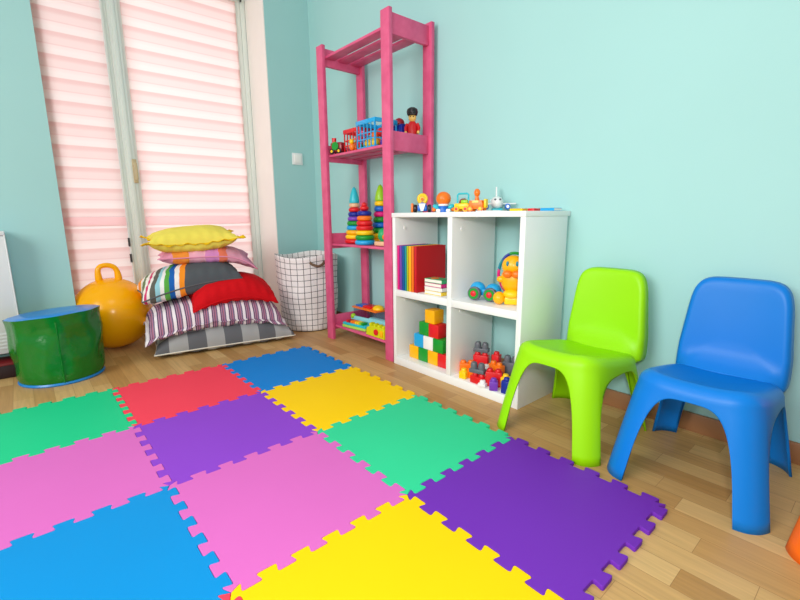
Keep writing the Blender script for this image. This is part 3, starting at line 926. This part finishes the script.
for r_, row in enumerate(cubes):
    for k, (c, w_, wh) in enumerate(row):
        o = MB().box((0, 0, CUBE / 2), (CUBE, CUBE, CUBE), bev=0.003).build('toy_cube', P[c] if c != 'blue' else P['sky'], loc=(x0s[r_] + (CUBE + 0.0015) * (k + 0.5), 1.805 + 0.003 * r_, ZF + 0.0005 + r_ * (CUBE + 0.0006)))
        tag(o, '%s toy cube %s of the cube pyramid' % (w_, wh), 'toy cube', 'pyramid of toy cubes')

# blue wheeled toy
tt = thing('rolling_toy', (1.105, 1.822, ZM), 'blue toy on two red and green wheels in the upper right compartment', 'toy', rz=0.25)
b = MB(); b.ball((-0.036, 0.012, 0.048), (0.036, 0.03, 0.033)); b.ball((0.040, 0.012, 0.046), (0.036, 0.03, 0.032)); b.box((0, 0.012, 0.036), (0.07, 0.04, 0.03), bev=0.008)
b.build('body', P['sky'], tt)
for x in (-0.036, 0.040):
    w_ = MB(); w_.cyl((x, -0.014, 0.032), (x, -0.034, 0.032), 0.031, bev=0.004); wo = w_.build('wheel', P['grey'], tt)
    MB().cyl((x, -0.034, 0.032), (x, -0.037, 0.032), 0.024).build('green_disc', P['green'], wo)
    MB().ball((x, -0.037, 0.032), (0.014, 0.007, 0.014)).build('hub', P['red'], wo)

# orange activity toy
tt = thing('activity_toy', (1.240, 1.845, ZM), 'orange plastic animal toy with yellow feet and a coloured hoop in the cabinet', 'toy', rz=0.5)
b = MB(); b.ball((0, 0, 0.105), (0.052, 0.045, 0.062)); b.ball((0, -0.002, 0.165), (0.048, 0.042, 0.046)); b.build('body', P['amber'], tt)
b = MB(); b.ball((-0.018, -0.048, 0.135), (0.02, 0.014, 0.016)); b.ball((0.018, -0.048, 0.135), (0.02, 0.014, 0.016)); b.build('muzzle', P['orange'], tt)
for x in (-0.02, 0.02): MB().ball((x, -0.040, 0.178), (0.006, 0.004, 0.011)).build('eye', P['teal'], tt)
MB().ball((-0.052, -0.03, 0.028), (0.026, 0.028, 0.028)).build('foot', P['amber'], tt)
MB().ball((0.052, -0.03, 0.028), (0.026, 0.028, 0.028)).build('foot', P['amber'], tt)
b = MB(); b.ball((0, -0.03, 0.048), (0.036, 0.03, 0.02)); b.box((0, -0.01, 0.018), (0.06, 0.06, 0.034), bev=0.008); b.build('base', P['yellow'], tt)
MB().ball((-0.048, -0.02, 0.108), (0.018, 0.014, 0.014)).build('paw', P['amber'], tt)
MB().ball((0.048, -0.02, 0.108), (0.018, 0.014, 0.014)).build('paw', P['amber'], tt)
for k, (c, f0) in enumerate((('magenta', 2.9), ('teal', 2.35), ('navy', 1.85), ('green', 1.3), ('blue', 0.7), ('red', 0.1))):
    pts = [(0.066 * math.cos(f0 + 0.62 * q / 6), 0.035, 0.125 + 0.092 * math.sin(f0 + 0.62 * q / 6)) for q in range(7)]
    MB().tube(pts, 0.0065, n=8).build('hoop_segment', P[c], tt)
pts = [(0.066 * math.cos(-3.4 + 3.5 * q / 14), 0.035, 0.125 + 0.092 * math.sin(-3.4 + 3.5 * q / 14)) for q in range(15)]
MB().tube(pts, 0.004, n=8).build('hoop_segment', P['magenta'], tt)
MB().box((0, 0.035, 0.014), (0.05, 0.03, 0.027), bev=0.005).build('hoop_foot', P['turq'], tt)

# building blocks heap
def block(loc, c, nstud, h, label, rz=0.0, rx=0.0, ry=0.0, s=0.036, tall=False):
    r = thing('building_block', loc, label, 'building block', 'heap of building blocks')
    r.rotation_euler = (rx, ry, rz)
    MB().box((0, 0, h / 2), (s * nstud, s, h), bev=0.003).build('body', P[c], r)
    for k in range(nstud):
        x = (k - (nstud - 1) / 2) * s
        hh = 0.030 if tall else 0.014
        rr = 0.0155 if tall else 0.0130
        MB().lathe([(rr, -0.001), (rr, hh * 0.62), (rr * 0.8, hh * 0.9), (rr * 0.4, hh), (0, hh)], c=(x, 0, h), n=16).build('stud', P[c], r)
    return r
F = ZF + 0.0005
bl = [
 ((1.034, 1.800, F), 'orange', 2, 0.056, 'orange building block at the left end of the heap', 0.75, 0, 0, False),
 ((1.058, 1.750, F), 'yellow', 1, 0.034, 'small lemon yellow building block at the front left of the heap', 0.2, 0, 0, False),
 ((1.085, 1.778, F), 'orange', 1, 0.048, 'single stud orange building block right behind the front red one', 0.1, 0, 0, False),
 ((1.146, 1.748, F), 'red', 2, 0.034, 'low red building block at the front carrying a grey one', 0.0, 0, 0, False),
 ((1.140, 1.748, F + 0.0495), 'grey', 2, 0.018, 'grey two stud block on top of the front red block', 0.25, 0, 0, True),
 ((1.070, 1.860, F), 'red', 2, 0.092, 'tall red building block at the back carrying a grey one', 0.35, 0, 0, False),
 ((1.070, 1.860, F + 0.1075), 'grey', 2, 0.018, 'grey two stud block topping the tall red block', 0.35, 0, 0, True),
 ((1.140, 1.885, F), 'red', 1, 0.105, 'red building block standing right of the tall grey topped one', 0.2, 0, 0, False),
 ((1.180, 1.832, F), 'orange', 2, 0.078, 'orange building block in the middle of the heap', -0.1, 0, 0, False),
 ((1.142, 1.808, F), 'white', 1, 0.060, 'white single stud block in the middle of the heap', 0.0, 0, 0, False),
 ((1.210, 1.776, F), 'red', 2, 0.066, 'bright red building block at the front right of the heap', 0.5, 0, 0, False),
 ((1.225, 1.880, F), 'grey', 2, 0.090, 'large grey two stud block at the right back of the heap', 0.2, 0, 0, True),
 ((1.182, 1.733, F), 'white', 1, 0.016, 'small white block on the compartment floor at the front', 0.3, 0, 0, False),
 ((1.262, 1.790, F), 'yellow', 1, 0.052, 'yellow building block beside the lime chair leg', 0.3, 0, 0, False),
 ((1.238, 1.738, F), 'purple', 1, 0.040, 'purple building block near the front right panel', 0.6, 0, 0, False),
 ((1.296, 1.750, F), 'navy', 1, 0.056, 'navy blue building block against the right panel', 0.15, 0, 0, False),
 ((1.296, 1.805, F), 'orange', 1, 0.04, 'small orange building block behind the navy blue one', 0.15, 0, 0, False),
]
for (loc, c, ns, h, lab, rz, rx, ry, tl) in bl: block(loc, c, ns, h, lab, rz, rx, ry, tall=tl)

# ------------------------------------------------------------------ toys on top of the cabinet
def wheel(parent, x, y, z, r, w_, c='black', hub='white'):
    o = MB().cyl((x, y - w_ / 2, z), (x, y + w_ / 2, z), r, bev=r * 0.15).build('wheel', P[c], parent)
    MB().cyl((x, y - w_ / 2 - 0.001, z), (x, y - w_ / 2 + 0.001, z), r * 0.5).build('hub', P[hub], o)
t1 = thing('toy_figure', (0.682, 1.840, ZT), 'small toy figure with curly yellow hair between black wheels on the cabinet top', 'toy figure', 'toys on the cabinet top', 0.7)
b = MB(); b.box((0, 0, 0.022), (0.05, 0.035, 0.03), bev=0.006); b.lathe([(0, 0.034), (0.022, 0.034), (0.02, 0.044), (0.01, 0.052), (0, 0.052)]); b.build('body', P['blue'], t1)
MB().prism([(-0.018, 0.045), (0.018, 0.045), (0.006, 0.008), (-0.006, 0.008)], 0.004, M=Matrix.Translation((0, -0.018, 0)) @ Matrix.Rotation(PI / 2, 4, 'X')).build('bib', P['white'], t1)
MB().ball((0, 0, 0.066), 0.016).build('head', P['skin'], t1)
h_ = MB(); h_.torus((0, -0.002, 0.068), 0.02, 0.0085, rot=RX(PI / 2)); h_.ball((0, 0.008, 0.07), (0.02, 0.012, 0.022)); h_.build('hair', P['yellow'], t1)
MB().ball((0, -0.017, 0.066), (0.007, 0.005, 0.007)).build('nose', P['orange'], t1)
for x in (-0.036, 0.036): 
    MB().cyl((x - 0.008, 0, 0.0205), (x + 0.008, 0, 0.0205), 0.02, bev=0.003).build('wheel', P['black'], t1)
MB().box((-0.052, 0, 0.024), (0.012, 0.028, 0.046), bev=0.004).build('side_block', P['orange'], t1)

t2 = thing('toy_figure', (0.828, 1.842, ZT), 'toy figure with a big round orange head on the cabinet top', 'toy figure', 'toys on the cabinet top', 0.7)
MB().ball((0, 0, 0.064), (0.036, 0.034, 0.034), n=28).build('head', P['orange'], t2)
b = MB(); b.lathe([(0, 0.0), (0.026, 0.0), (0.028, 0.012), (0.018, 0.034), (0, 0.036)]); b.build('body', P['blue'], t2)
for s in (-1, 1):
    MB().ball((s * 0.036, 0, 0.026), (0.018, 0.014, 0.012), rot=RY(-0.5 * s)).build('arm', P['turq'], t2)
    MB().box((s * 0.024, -0.016, 0.008), (0.022, 0.026, 0.016), bev=0.005).build('foot', P['white'], t2)
    MB().ball((s * 0.046, 0, 0.014), 0.011).build('hand', P['orange'], t2)
b = MB(); b.torus((0, 0, 0.035), 0.02, 0.006); b.build('collar', P['white'], t2)
tb = thing('toy_ball', (0.886, 1.922, ZT), 'dark red toy knob behind the orange headed figure', 'toy', 'toys on the cabinet top')
MB().cyl((0, 0, 0), (0, 0, 0.03), 0.012).build('stem', P['dkred'], tb)
MB().ball((0, 0, 0.046), (0.022, 0.022, 0.02)).build('knob', P['dkred'], tb)

t3 = thing('toy_truck', (0.942, 1.852, ZT), 'small yellow toy truck with a turquoise roll bar on the cabinet top', 'toy truck', 'toys on the cabinet top', 0.35)
MB().box((0, 0, 0.026), (0.072, 0.042, 0.028), bev=0.006).build('body', P['yellow'], t3)
MB().box((0.012, 0, 0.046), (0.036, 0.036, 0.02), bev=0.008).build('cab', P['lime'], t3)
MB().tube([(-0.026, 0, 0.038), (-0.026, 0, 0.078), (-0.02, 0, 0.084), (0.022, 0, 0.084), (0.028, 0, 0.078), (0.028, 0, 0.04)], 0.0042, n=8).build('roll_bar', P['turq'], t3)
for x in (-0.022, 0.022):
    for y in (-0.022, 0.022): wheel(t3, x, y, 0.0135, 0.0135, 0.01, 'amber', 'red')
t4 = thing('toy_cart', (1.032, 1.846, ZT), 'orange toy cart with a long necked knob beside the white plane', 'toy', 'toys on the cabinet top', 0.35)
MB().prism([(-0.036, 0.012), (0.036, 0.012), (0.030, 0.05), (-0.030, 0.05)], 0.042, M=Matrix.Translation((0, 0.021, 0)) @ Matrix.Rotation(PI / 2, 4, 'X'), bev=0.004).build('body', P['orange'], t4)
b = MB(); b.lathe([(0.012, 0.048), (0.008, 0.066), (0.008, 0.07)], n=14); b.ball((0, 0, 0.084), (0.014, 0.014, 0.018)); b.build('neck', P['orange'], t4)
MB().box((0.042, 0, 0.036), (0.012, 0.034, 0.04), bev=0.004).build('rear_block', P['yellow'], t4)
MB().box((0, -0.0225, 0.044), (0.03, 0.006, 0.012), bev=0.002).build('lamp', P['skin'], t4)
for x in (-0.024, 0.024):
    for y in (-0.022, 0.022): wheel(t4, x, y, 0.0135, 0.0135, 0.01, 'orange', 'yellow')

pl = thing('toy_plane', (1.062, 1.955, ZT), 'white toy plane with blue engines on the cabinet top', 'toy plane', 'toys on the cabinet top', 0.72)
PW = P['white']; pl.scale = (0.80, 0.80, 0.88)
MB().ball((0, 0.03, 0.046), (0.037, 0.068, 0.034), n=28).build('fuselage', PW, pl)
MB().prism([(-0.018, 0.0), (0.026, 0.0), (0.034, 0.07), (0.016, 0.07)], 0.008, M=Matrix.Translation((-0.004, 0.07, 0.062)) @ Matrix.Rotation(PI / 2, 4, 'Z') @ Matrix.Rotation(PI / 2, 4, 'X'), bev=0.002).build('tail_fin', PW, pl)
for s in (-1, 1):
    MB().prism([(0, -0.02), (s * 0.088, 0.012), (s * 0.088, 0.032), (0, 0.04)][::s], 0.007, M=Matrix.Translation((s * 0.022, 0.02, 0.038)), bev=0.002).build('wing', PW, pl)
    MB().prism([(0, -0.012), (s * 0.035, 0.004), (s * 0.035, 0.016), (0, 0.014)][::s], 0.005, M=Matrix.Translation((0, 0.085, 0.06))).build('tail_wing', PW, pl)
    e = MB().cyl((s * 0.06, -0.006, 0.026), (s * 0.06, 0.034, 0.026), 0.015, bev=0.003).build('engine', P['blue'], pl)
    MB().cyl((s * 0.06, -0.0075, 0.026), (s * 0.06, -0.004, 0.026), 0.008).build('engine_ring', P['white'], e)
    MB().ball((s * 0.014, -0.028, 0.062), (0.007, 0.006, 0.005)).build('cockpit_window', P['grey'], pl)
MB().box((0, 0.025, 0.009), (0.06, 0.09, 0.017), bev=0.006).build('base', P['turq'], pl)
for k, (x, y, c, sz, lab, rz) in enumerate(((1.180, 1.960, 'yellow', (0.062, 0.06, 0.012), 'yellow picture book lying flat behind the toy plane', 0.1), (1.150, 1.80, 'white', (0.12, 0.055, 0.004), 'thin white booklet lying at the front of the cabinet top', 0.1), (1.318, 1.990, 'sky', (0.066, 0.06, 0.012), 'blue picture book lying flat at the right end of the cabinet', -0.05))):
    r = thing('picture_book', (x, y, ZT), lab, 'book', 'flat books on the cabinet top', rz)
    c_ = MB(); c_.box((0, 0, 0.0007), (sz[0], sz[1], 0.0013)); c_.box((0, 0, sz[2] - 0.0007), (sz[0], sz[1], 0.0013)); c_.box((0, -sz[1] / 2 + 0.0007, sz[2] / 2), (sz[0], 0.0014, sz[2]))
    c_.build('cover', P[c], r)
    MB().box((0, 0.001, sz[2] / 2), (sz[0] - 0.004, sz[1] - 0.005, sz[2] - 0.0028)).build('pages', page if c != 'yellow' else P['yellow'], r)
r = thing('picture_book', (1.240, 1.985, ZT), 'red picture book lying flat between the yellow and the blue one', 'book', 'flat books on the cabinet top', 0.05)
MB().box((0, 0, 0.006), (0.03, 0.06, 0.012), bev=0.001).build('cover', P['red'], r)

# ------------------------------------------------------------------ toys on the pink shelf
S2, S3, S4 = 1.1575, 0.6245, 0.0975
tr = thing('toy_engine', (0.004, 1.785, S2), 'small red toy engine with a green wheel at the left of the shelf', 'toy', 'toys on the pink shelf', 0.35)
MB().box((0, 0, 0.04), (0.085, 0.05, 0.056), bev=0.01).build('body', P['dkred'], tr)
MB().cyl((0.0, -0.026, 0.045), (0.0, -0.034, 0.045), 0.024, bev=0.002).build('side_disc', P['green'], tr)
MB().cyl((-0.028, 0, 0.066), (-0.028, 0, 0.095), 0.012, 0.014).build('chimney', P['red'], tr)
for x in (-0.026, 0.026):
    for y in (-0.027, 0.027): wheel(tr, x, y, 0.016, 0.016, 0.01, 'black', 'yellow')
def crate(loc, size, c, label, rz, handle=False):
    L, D, H = size
    r = thing('toy_crate', loc, label, 'toy crate', 'toys on the pink shelf', rz)
    MB().box((0, 0, 0.003), (L, D, 0.006), bev=0.001).build('base', P[c], r)
    b = MB()
    b.box((0, -D / 2, H - 0.011), (L + 0.012, 0.006, 0.022), bev=0.001); b.box((0, D / 2, H - 0.011), (L + 0.012, 0.006, 0.022), bev=0.001)
    b.box((-L / 2 - 0.003, 0, H - 0.011), (0.006, D, 0.022), bev=0.001); b.box((L / 2 + 0.003, 0, H - 0.011), (0.006, D, 0.022), bev=0.001)
    b.build('rim', P[c], r)
    for (yy, ax) in ((-D / 2, 'x'), (D / 2, 'x'), (-L / 2, 'y'), (L / 2, 'y')):
        b = MB()
        n_ = 6 if ax == 'x' else 4
        for k in range(n_):
            q = (k / (n_ - 1) - 0.5) * ((L if ax == 'x' else D) - 0.006)
            p = (q, yy, H / 2 - 0.005) if ax == 'x' else (yy, q, H / 2 - 0.005)
            b.box(p, (0.005, 0.005, H - 0.02))
        for zz in (0.3, 0.52):
            b.box((0, yy, H * zz) if ax == 'x' else (yy, 0, H * zz), (L, 0.004, 0.005) if ax == 'x' else (0.004, D, 0.005))
        b.build('lattice_side', P[c], r)
    return r
crate((0.142, 1.855, S2), (0.155, 0.13, 0.13), 'red', 'red lattice toy crate on the second shelf, left of the blue one', 0.0)
crate((0.325, 1.83, S2), (0.165, 0.15, 0.145), 'sky', 'blue lattice toy crate filled with toy fruit on the second shelf', 0.0)
def fruit(loc, r, c, label):
    t = thing('toy_fruit', loc, label, 'toy fruit', 'toy fruit in the crates')
    MB().ball((0, 0, r * 0.95), (r, r, r * 0.95)).build('fruit', P[c], t)
    MB().cyl((0, 0, r * 1.8), (0.003, 0, r * 2.15), 0.003, n=8).build('stalk', P['green'], t)
S2f = S2 + 0.0065
fruit((0.292, 1.80, S2f), 0.024, 'yellow', 'yellow toy fruit in the front left of the blue crate')
fruit((0.345, 1.80, S2f), 0.024, 'yellow', 'yellow toy fruit in the front middle of the blue crate')
fruit((0.378, 1.842, S2f), 0.024, 'purple', 'purple toy fruit at the right in the blue crate')
fruit((0.310, 1.852, S2f), 0.028, 'orange', 'orange toy fruit behind the yellow ones in the blue crate')
fruit((0.342, 1.852, S2f + 0.056), 0.026, 'red', 'red toy fruit lying on top in the blue crate')
fruit((0.290, 1.846, S2f + 0.05), 0.022, 'orange', 'orange toy fruit on top near the left side of the blue crate')
fruit((0.108, 1.838, S2f), 0.028, 'orange', 'orange toy fruit in the front of the red crate')
fruit((0.160, 1.876, S2f), 0.028, 'red', 'red toy fruit at the back of the red crate')
fruit((0.175, 1.822, S2f), 0.022, 'green', 'green toy fruit at the right in the red crate')
tf = thing('toy_animal', (0.190, 1.757, S2), 'small orange and yellow toy animal in front of the crates', 'toy', 'toys on the pink shelf', 0.4)
MB().ball((0, 0, 0.02), (0.016, 0.014, 0.02)).build('body', P['orange'], tf)
MB().ball((0, -0.003, 0.048), 0.013).build('head', P['yellow'], tf)
for s in (-1, 1): MB().ball((s * 0.009, 0, 0.061), 0.004, n=10).build('ear', P['orange'], tf)
tc_ = thing('toy_car', (0.378, 1.955, S2), 'tall blue toy car with a dark red roof right of the crates', 'toy car', 'toys on the pink shelf', 0.0)
MB().box((0, 0, 0.075), (0.10, 0.06, 0.114), bev=0.012).build('body', P['navy'], tc_)
MB().ball((-0.006, 0, 0.138), (0.034, 0.028, 0.032)).build('roof', P['dkred'], tc_)
for x in (-0.032, 0.032):
    for y in (-0.032, 0.032): wheel(tc_, x, y, 0.02, 0.02, 0.012, 'dkred', 'white')
sd_ = thing('toy_soldier', (0.545, 1.875, S2), 'wooden toy soldier with a black cap and red jacket at the right', 'toy figure', 'toys on the pink shelf', 0.7)
sd_.location = (0.487, 1.950, S2); sd_.scale = (1.0, 1.0, 1.15)
for s in (-1, 1): MB().cyl((s * 0.013, 0, 0.0), (s * 0.012, 0, 0.055), 0.012, 0.013).build('leg', P['navy'], sd_)
MB().lathe([(0, 0.05), (0.024, 0.05), (0.028, 0.075), (0.026, 0.1), (0.016, 0.114), (0, 0.116)], n=20).build('jacket', P['red'], sd_)
for s in (-1, 1):
    ao = MB().tube([(s * 0.026, 0, 0.104), (s * 0.036, -0.004, 0.085), (s * 0.034, -0.016, 0.068)], [0.009, 0.009, 0.007], n=10).build('arm', P['red'], sd_)
    MB().ball((s * 0.034, -0.018, 0.064), 0.008, n=12).build('hand', P['skin'], ao)
MB().ball((0, 0, 0.132), (0.021, 0.021, 0.021)).build('head', P['skin'], sd_)
h_ = MB(); h_.lathe([(0.022, 0.140), (0.028, 0.146), (0.031, 0.158), (0.027, 0.170), (0.015, 0.177), (0, 0.179)], n=20); h_.box((0, -0.022, 0.144), (0.034, 0.02, 0.004), bev=0.001); h_.build('cap', P['black'], sd_)
for s in (-1, 1): MB().ball((s * 0.008, -0.0195, 0.135), 0.003, n=8).build('eye', P['black'], sd_)
MB().ball((-0.022, -0.036, 0.026), (0.017, 0.014, 0.026)).build('drum', P['lime'], sd_)

def pyramid(loc, rings, top, label, h, r0, r1, topkind='cone'):
    r = thing('stacking_rings', loc, label, 'stacking toy', 'stacking ring towers on the shelf')
    n_ = len(rings); rh = h / n_
    for k, c in enumerate(rings):
        R_ = r0 + (r1 - r0) * k / (n_ - 1)
        z0 = k * rh
        prof = [(0, z0 + 0.0004), (R_ - rh * 0.35, z0 + 0.0004), (R_ - rh * 0.1, z0 + rh * 0.16), (R_, z0 + rh * 0.45), (R_, z0 + rh * 0.55), (R_ - rh * 0.1, z0 + rh * 0.84), (R_ - rh * 0.35, z0 + rh), (0, z0 + rh)]
        MB().lathe(prof, n=32).build('ring', P[c], r)
    if topkind == 'cone':
        MB().lathe([(0, h + 0.0004), (r1 * 0.9, h + 0.0004), (r1 * 0.95, h + 0.012), (r1 * 0.72, h + 0.05), (r1 * 0.36, h + 0.085), (0, h + 0.098)], n=24).build('tip', P[top], r)
    else:
        b = MB(); b.ball((0, 0, h + 0.016), (0.026, 0.026, 0.017)); b.ball((0, 0, h + 0.036), (0.016, 0.016, 0.014)); b.build('tip', P[top], r)
pyramid((0.072, 1.845, S3), ['red', 'yellow', 'amber', 'sky', 'green', 'purple', 'navy', 'red', 'beige'], 'turq', 'tall stacking ring tower with a turquoise tip at the left', 0.245, 0.065, 0.033)
pyramid((0.232, 1.802, S3), ['sky', 'green', 'yellow', 'red', 'red', 'orange', 'navy'], 'red', 'front stacking ring tower with a round red top', 0.195, 0.060, 0.042, 'ball')
pyramid((0.222, 1.930, S3), ['amber', 'yellow', 'green', 'blue', 'green', 'magenta', 'blue', 'yellow'], 'lime', 'stacking ring tower with a lime green tip behind the front one', 0.255, 0.060, 0.036)
g = thing('toy_turtle', (0.392, 1.81, S3), 'green toy on a beige block half hidden by the shelf post', 'toy', 'toys on the pink shelf')
MB().box((0, 0, 0.013), (0.09, 0.06, 0.024), bev=0.005).build('block', P['beige'], g)
MB().ball((0.0, 0, 0.060), (0.03, 0.028, 0.038)).build('body', mat('toy jade', (20, 170, 100), rough=0.35), g)
MB().ball((0.028, -0.012, 0.05), (0.014, 0.012, 0.016)).build('arm', P['orange'], g)

# bottom shelf
ky = thing('toy_piano', (0.135, 1.805, S4), 'turquoise and lime toy piano with coloured keys on the lowest shelf', 'toy piano', 'toys on the pink shelf', 0.12)
MB().box((0, 0, 0.009), (0.215, 0.085, 0.018), bev=0.006).build('base', mat('toy lime edge', (170, 220, 90), rough=0.35), ky)
MB().box((0, 0, 0.025), (0.21, 0.08, 0.016), bev=0.005).build('case', P['turq'], ky)
for k, c in enumerate(('red', 'dkred', 'orange', 'orange', 'yellow', 'yellow', 'lime', 'green')):
    MB().box((-0.07 + k * 0.02, -0.012, 0.040), (0.017, 0.042, 0.016), bev=0.003).build('key', P[c], ky)
MB().box((0.0, 0.032, 0.048), (0.19, 0.02, 0.034), bev=0.006).build('panel', P['paleblue'], ky)
MB().ball((-0.078, 0.03, 0.062), 0.017, n=14).build('button', P['lime'], ky)
tb2 = thing('toy_tray', (0.315, 1.865, S4), 'light blue plastic toy tray with a darker blue end on the lowest shelf', 'toy', 'toys on the pink shelf', 0.0)
b = MB(); b.box((0, 0, 0.036), (0.26, 0.05, 0.07), bev=0.012); b.build('body', P['paleblue'], tb2)
MB().box((0.09, -0.03, 0.032), (0.07, 0.016, 0.058), bev=0.006).build('end_block', P['sky'], tb2)
yb = thing('toy_garage', (0.375, 1.777, S4), 'lime yellow building toy with a red button at the front right', 'toy', 'toys on the pink shelf', 0.0)
ylm = mat('toy yellow green', (214, 214, 10), rough=0.35)
MB().prism([(-0.09, 0), (0.085, 0), (0.085, 0.056), (0.05, 0.062), (-0.05, 0.06), (-0.082, 0.045)], 0.05, M=Matrix.Translation((0, 0.025, 0)) @ Matrix.Rotation(PI / 2, 4, 'X'), bev=0.004).build('body', ylm, yb)
for k in range(4):
    MB().box((-0.058 + k * 0.04, 0, 0.065), (0.022, 0.036, 0.02), bev=0.007).build('bump', ylm, yb)
MB().cyl((0.014, -0.024, 0.032), (0.014, -0.034, 0.032), 0.018, bev=0.003).build('button', P['red'], yb)
MB().box((0.062, -0.0265, 0.03), (0.026, 0.008, 0.034), bev=0.002).build('door', P['amber'], yb)
cbx = thing('toy_box', (0.098, 1.932, S4), 'clear plastic toy box with an orange lid at the back of the lowest shelf', 'toy box', 'toys on the pink shelf', 0.0)
clr = clear_mat('clear plastic', (244, 244, 250), 0.1)
b = MB(); b.box((0, 0, 0.002), (0.24, 0.1, 0.004)); b.box((0, -0.05, 0.05), (0.24, 0.003, 0.096)); b.box((0, 0.05, 0.05), (0.24, 0.003, 0.096)); b.box((-0.12, 0, 0.05), (0.003, 0.1, 0.096)); b.box((0.12, 0, 0.05), (0.003, 0.1, 0.096))
b.build('body', clr, cbx)
lo = MB().box((0, 0, 0.103), (0.26, 0.116, 0.010), bev=0.003).build('lid', P['orange'], cbx)
MB().box((-0.085, 0, 0.112), (0.07, 0.07, 0.012), bev=0.004).build('blue_plate', P['blue'], lo)
MB().box((0.0, 0, 0.114), (0.08, 0.07, 0.016), bev=0.004).build('red_plate', P['red'], lo)
MB().ball((0.082, 0, 0.112), (0.04, 0.036, 0.024)).build('dome', P['yellow'], lo)

# ------------------------------------------------------------------ light
wd = bpy.data.worlds.new('daylight'); bpy.context.scene.world = wd; wd.use_nodes = True
bg = wd.node_tree.nodes['Background']; bg.inputs[0].default_value = (0.93, 0.97, 1.0, 1); bg.inputs[1].default_value = 0.5
def area(name, loc, target, size, energy, col=(1, 1, 1)):
    l = bpy.data.lights.new(name, 'AREA'); l.shape = 'RECTANGLE'; l.size, l.size_y = size; l.energy = energy; l.color = col
    o = bpy.data.objects.new(name, l); COL.objects.link(o); o.location = loc
    o.rotation_euler = (Vector(target) - Vector(loc)).to_track_quat('-Z', 'Y').to_euler()
    return o
area('daylight_behind_blinds', (-1.75, 1.08, 1.25), (0, 1.08, 1.15), (1.9, 2.6), 25, (1.0, 0.97, 0.95))
area('side_window_daylight', (1.5, -2.2, 1.9), (2.3, 2.0, 0.7), (2.2, 1.6), 104, (1.0, 0.985, 0.96))
area('added_top_fill', (1.6, 0.3, 2.5), (1.4, 0.6, 0.0), (0.9, 0.9), 8, (1.0, 0.96, 0.9))  # unseen fill added overhead for more top light, no known fitting
fl_ = bpy.data.lights.new('camera_flash', 'AREA'); fl_.shape = 'DISK'; fl_.size = 0.16; fl_.energy = 13
fo = bpy.data.objects.new('camera_flash', fl_); COL.objects.link(fo); fo.location = (2.42, 0.2, 1.02)
fo.rotation_euler = (Vector((0.4, 1.5, 0.5)) - fo.location).to_track_quat('-Z', 'Y').to_euler()

# ------------------------------------------------------------------ camera
yaw, pitch, roll = 2.43128038, 0.19048044, -0.00904744
cy, sy, cp, sp = math.cos(yaw), math.sin(yaw), math.cos(pitch), math.sin(pitch)
f = Vector((cy * cp, sy * cp, -sp)); r = Vector((sy, -cy, 0)); u = r.cross(f)
cr, sr = math.cos(roll), math.sin(roll)
r2 = r * cr + u * sr; u2 = -r * sr + u * cr
cam = bpy.data.cameras.new('camera'); co = bpy.data.objects.new('camera', cam); COL.objects.link(co)
M = Matrix((r2, u2, -f)).transposed().to_4x4(); M.translation = (2.33796, 0.25853, 0.79127)
co.matrix_world = M
cam.sensor_fit = 'HORIZONTAL'; cam.sensor_width = 36.0; cam.lens = 437.562 / 800 * 36
cam.clip_start = 0.02
bpy.context.scene.camera = co
vs = bpy.context.scene.view_settings
vs.view_transform = 'Standard'; vs.look = 'None'; vs.gamma = 1.0; vs.use_curve_mapping = False
vs.exposure = 0.0
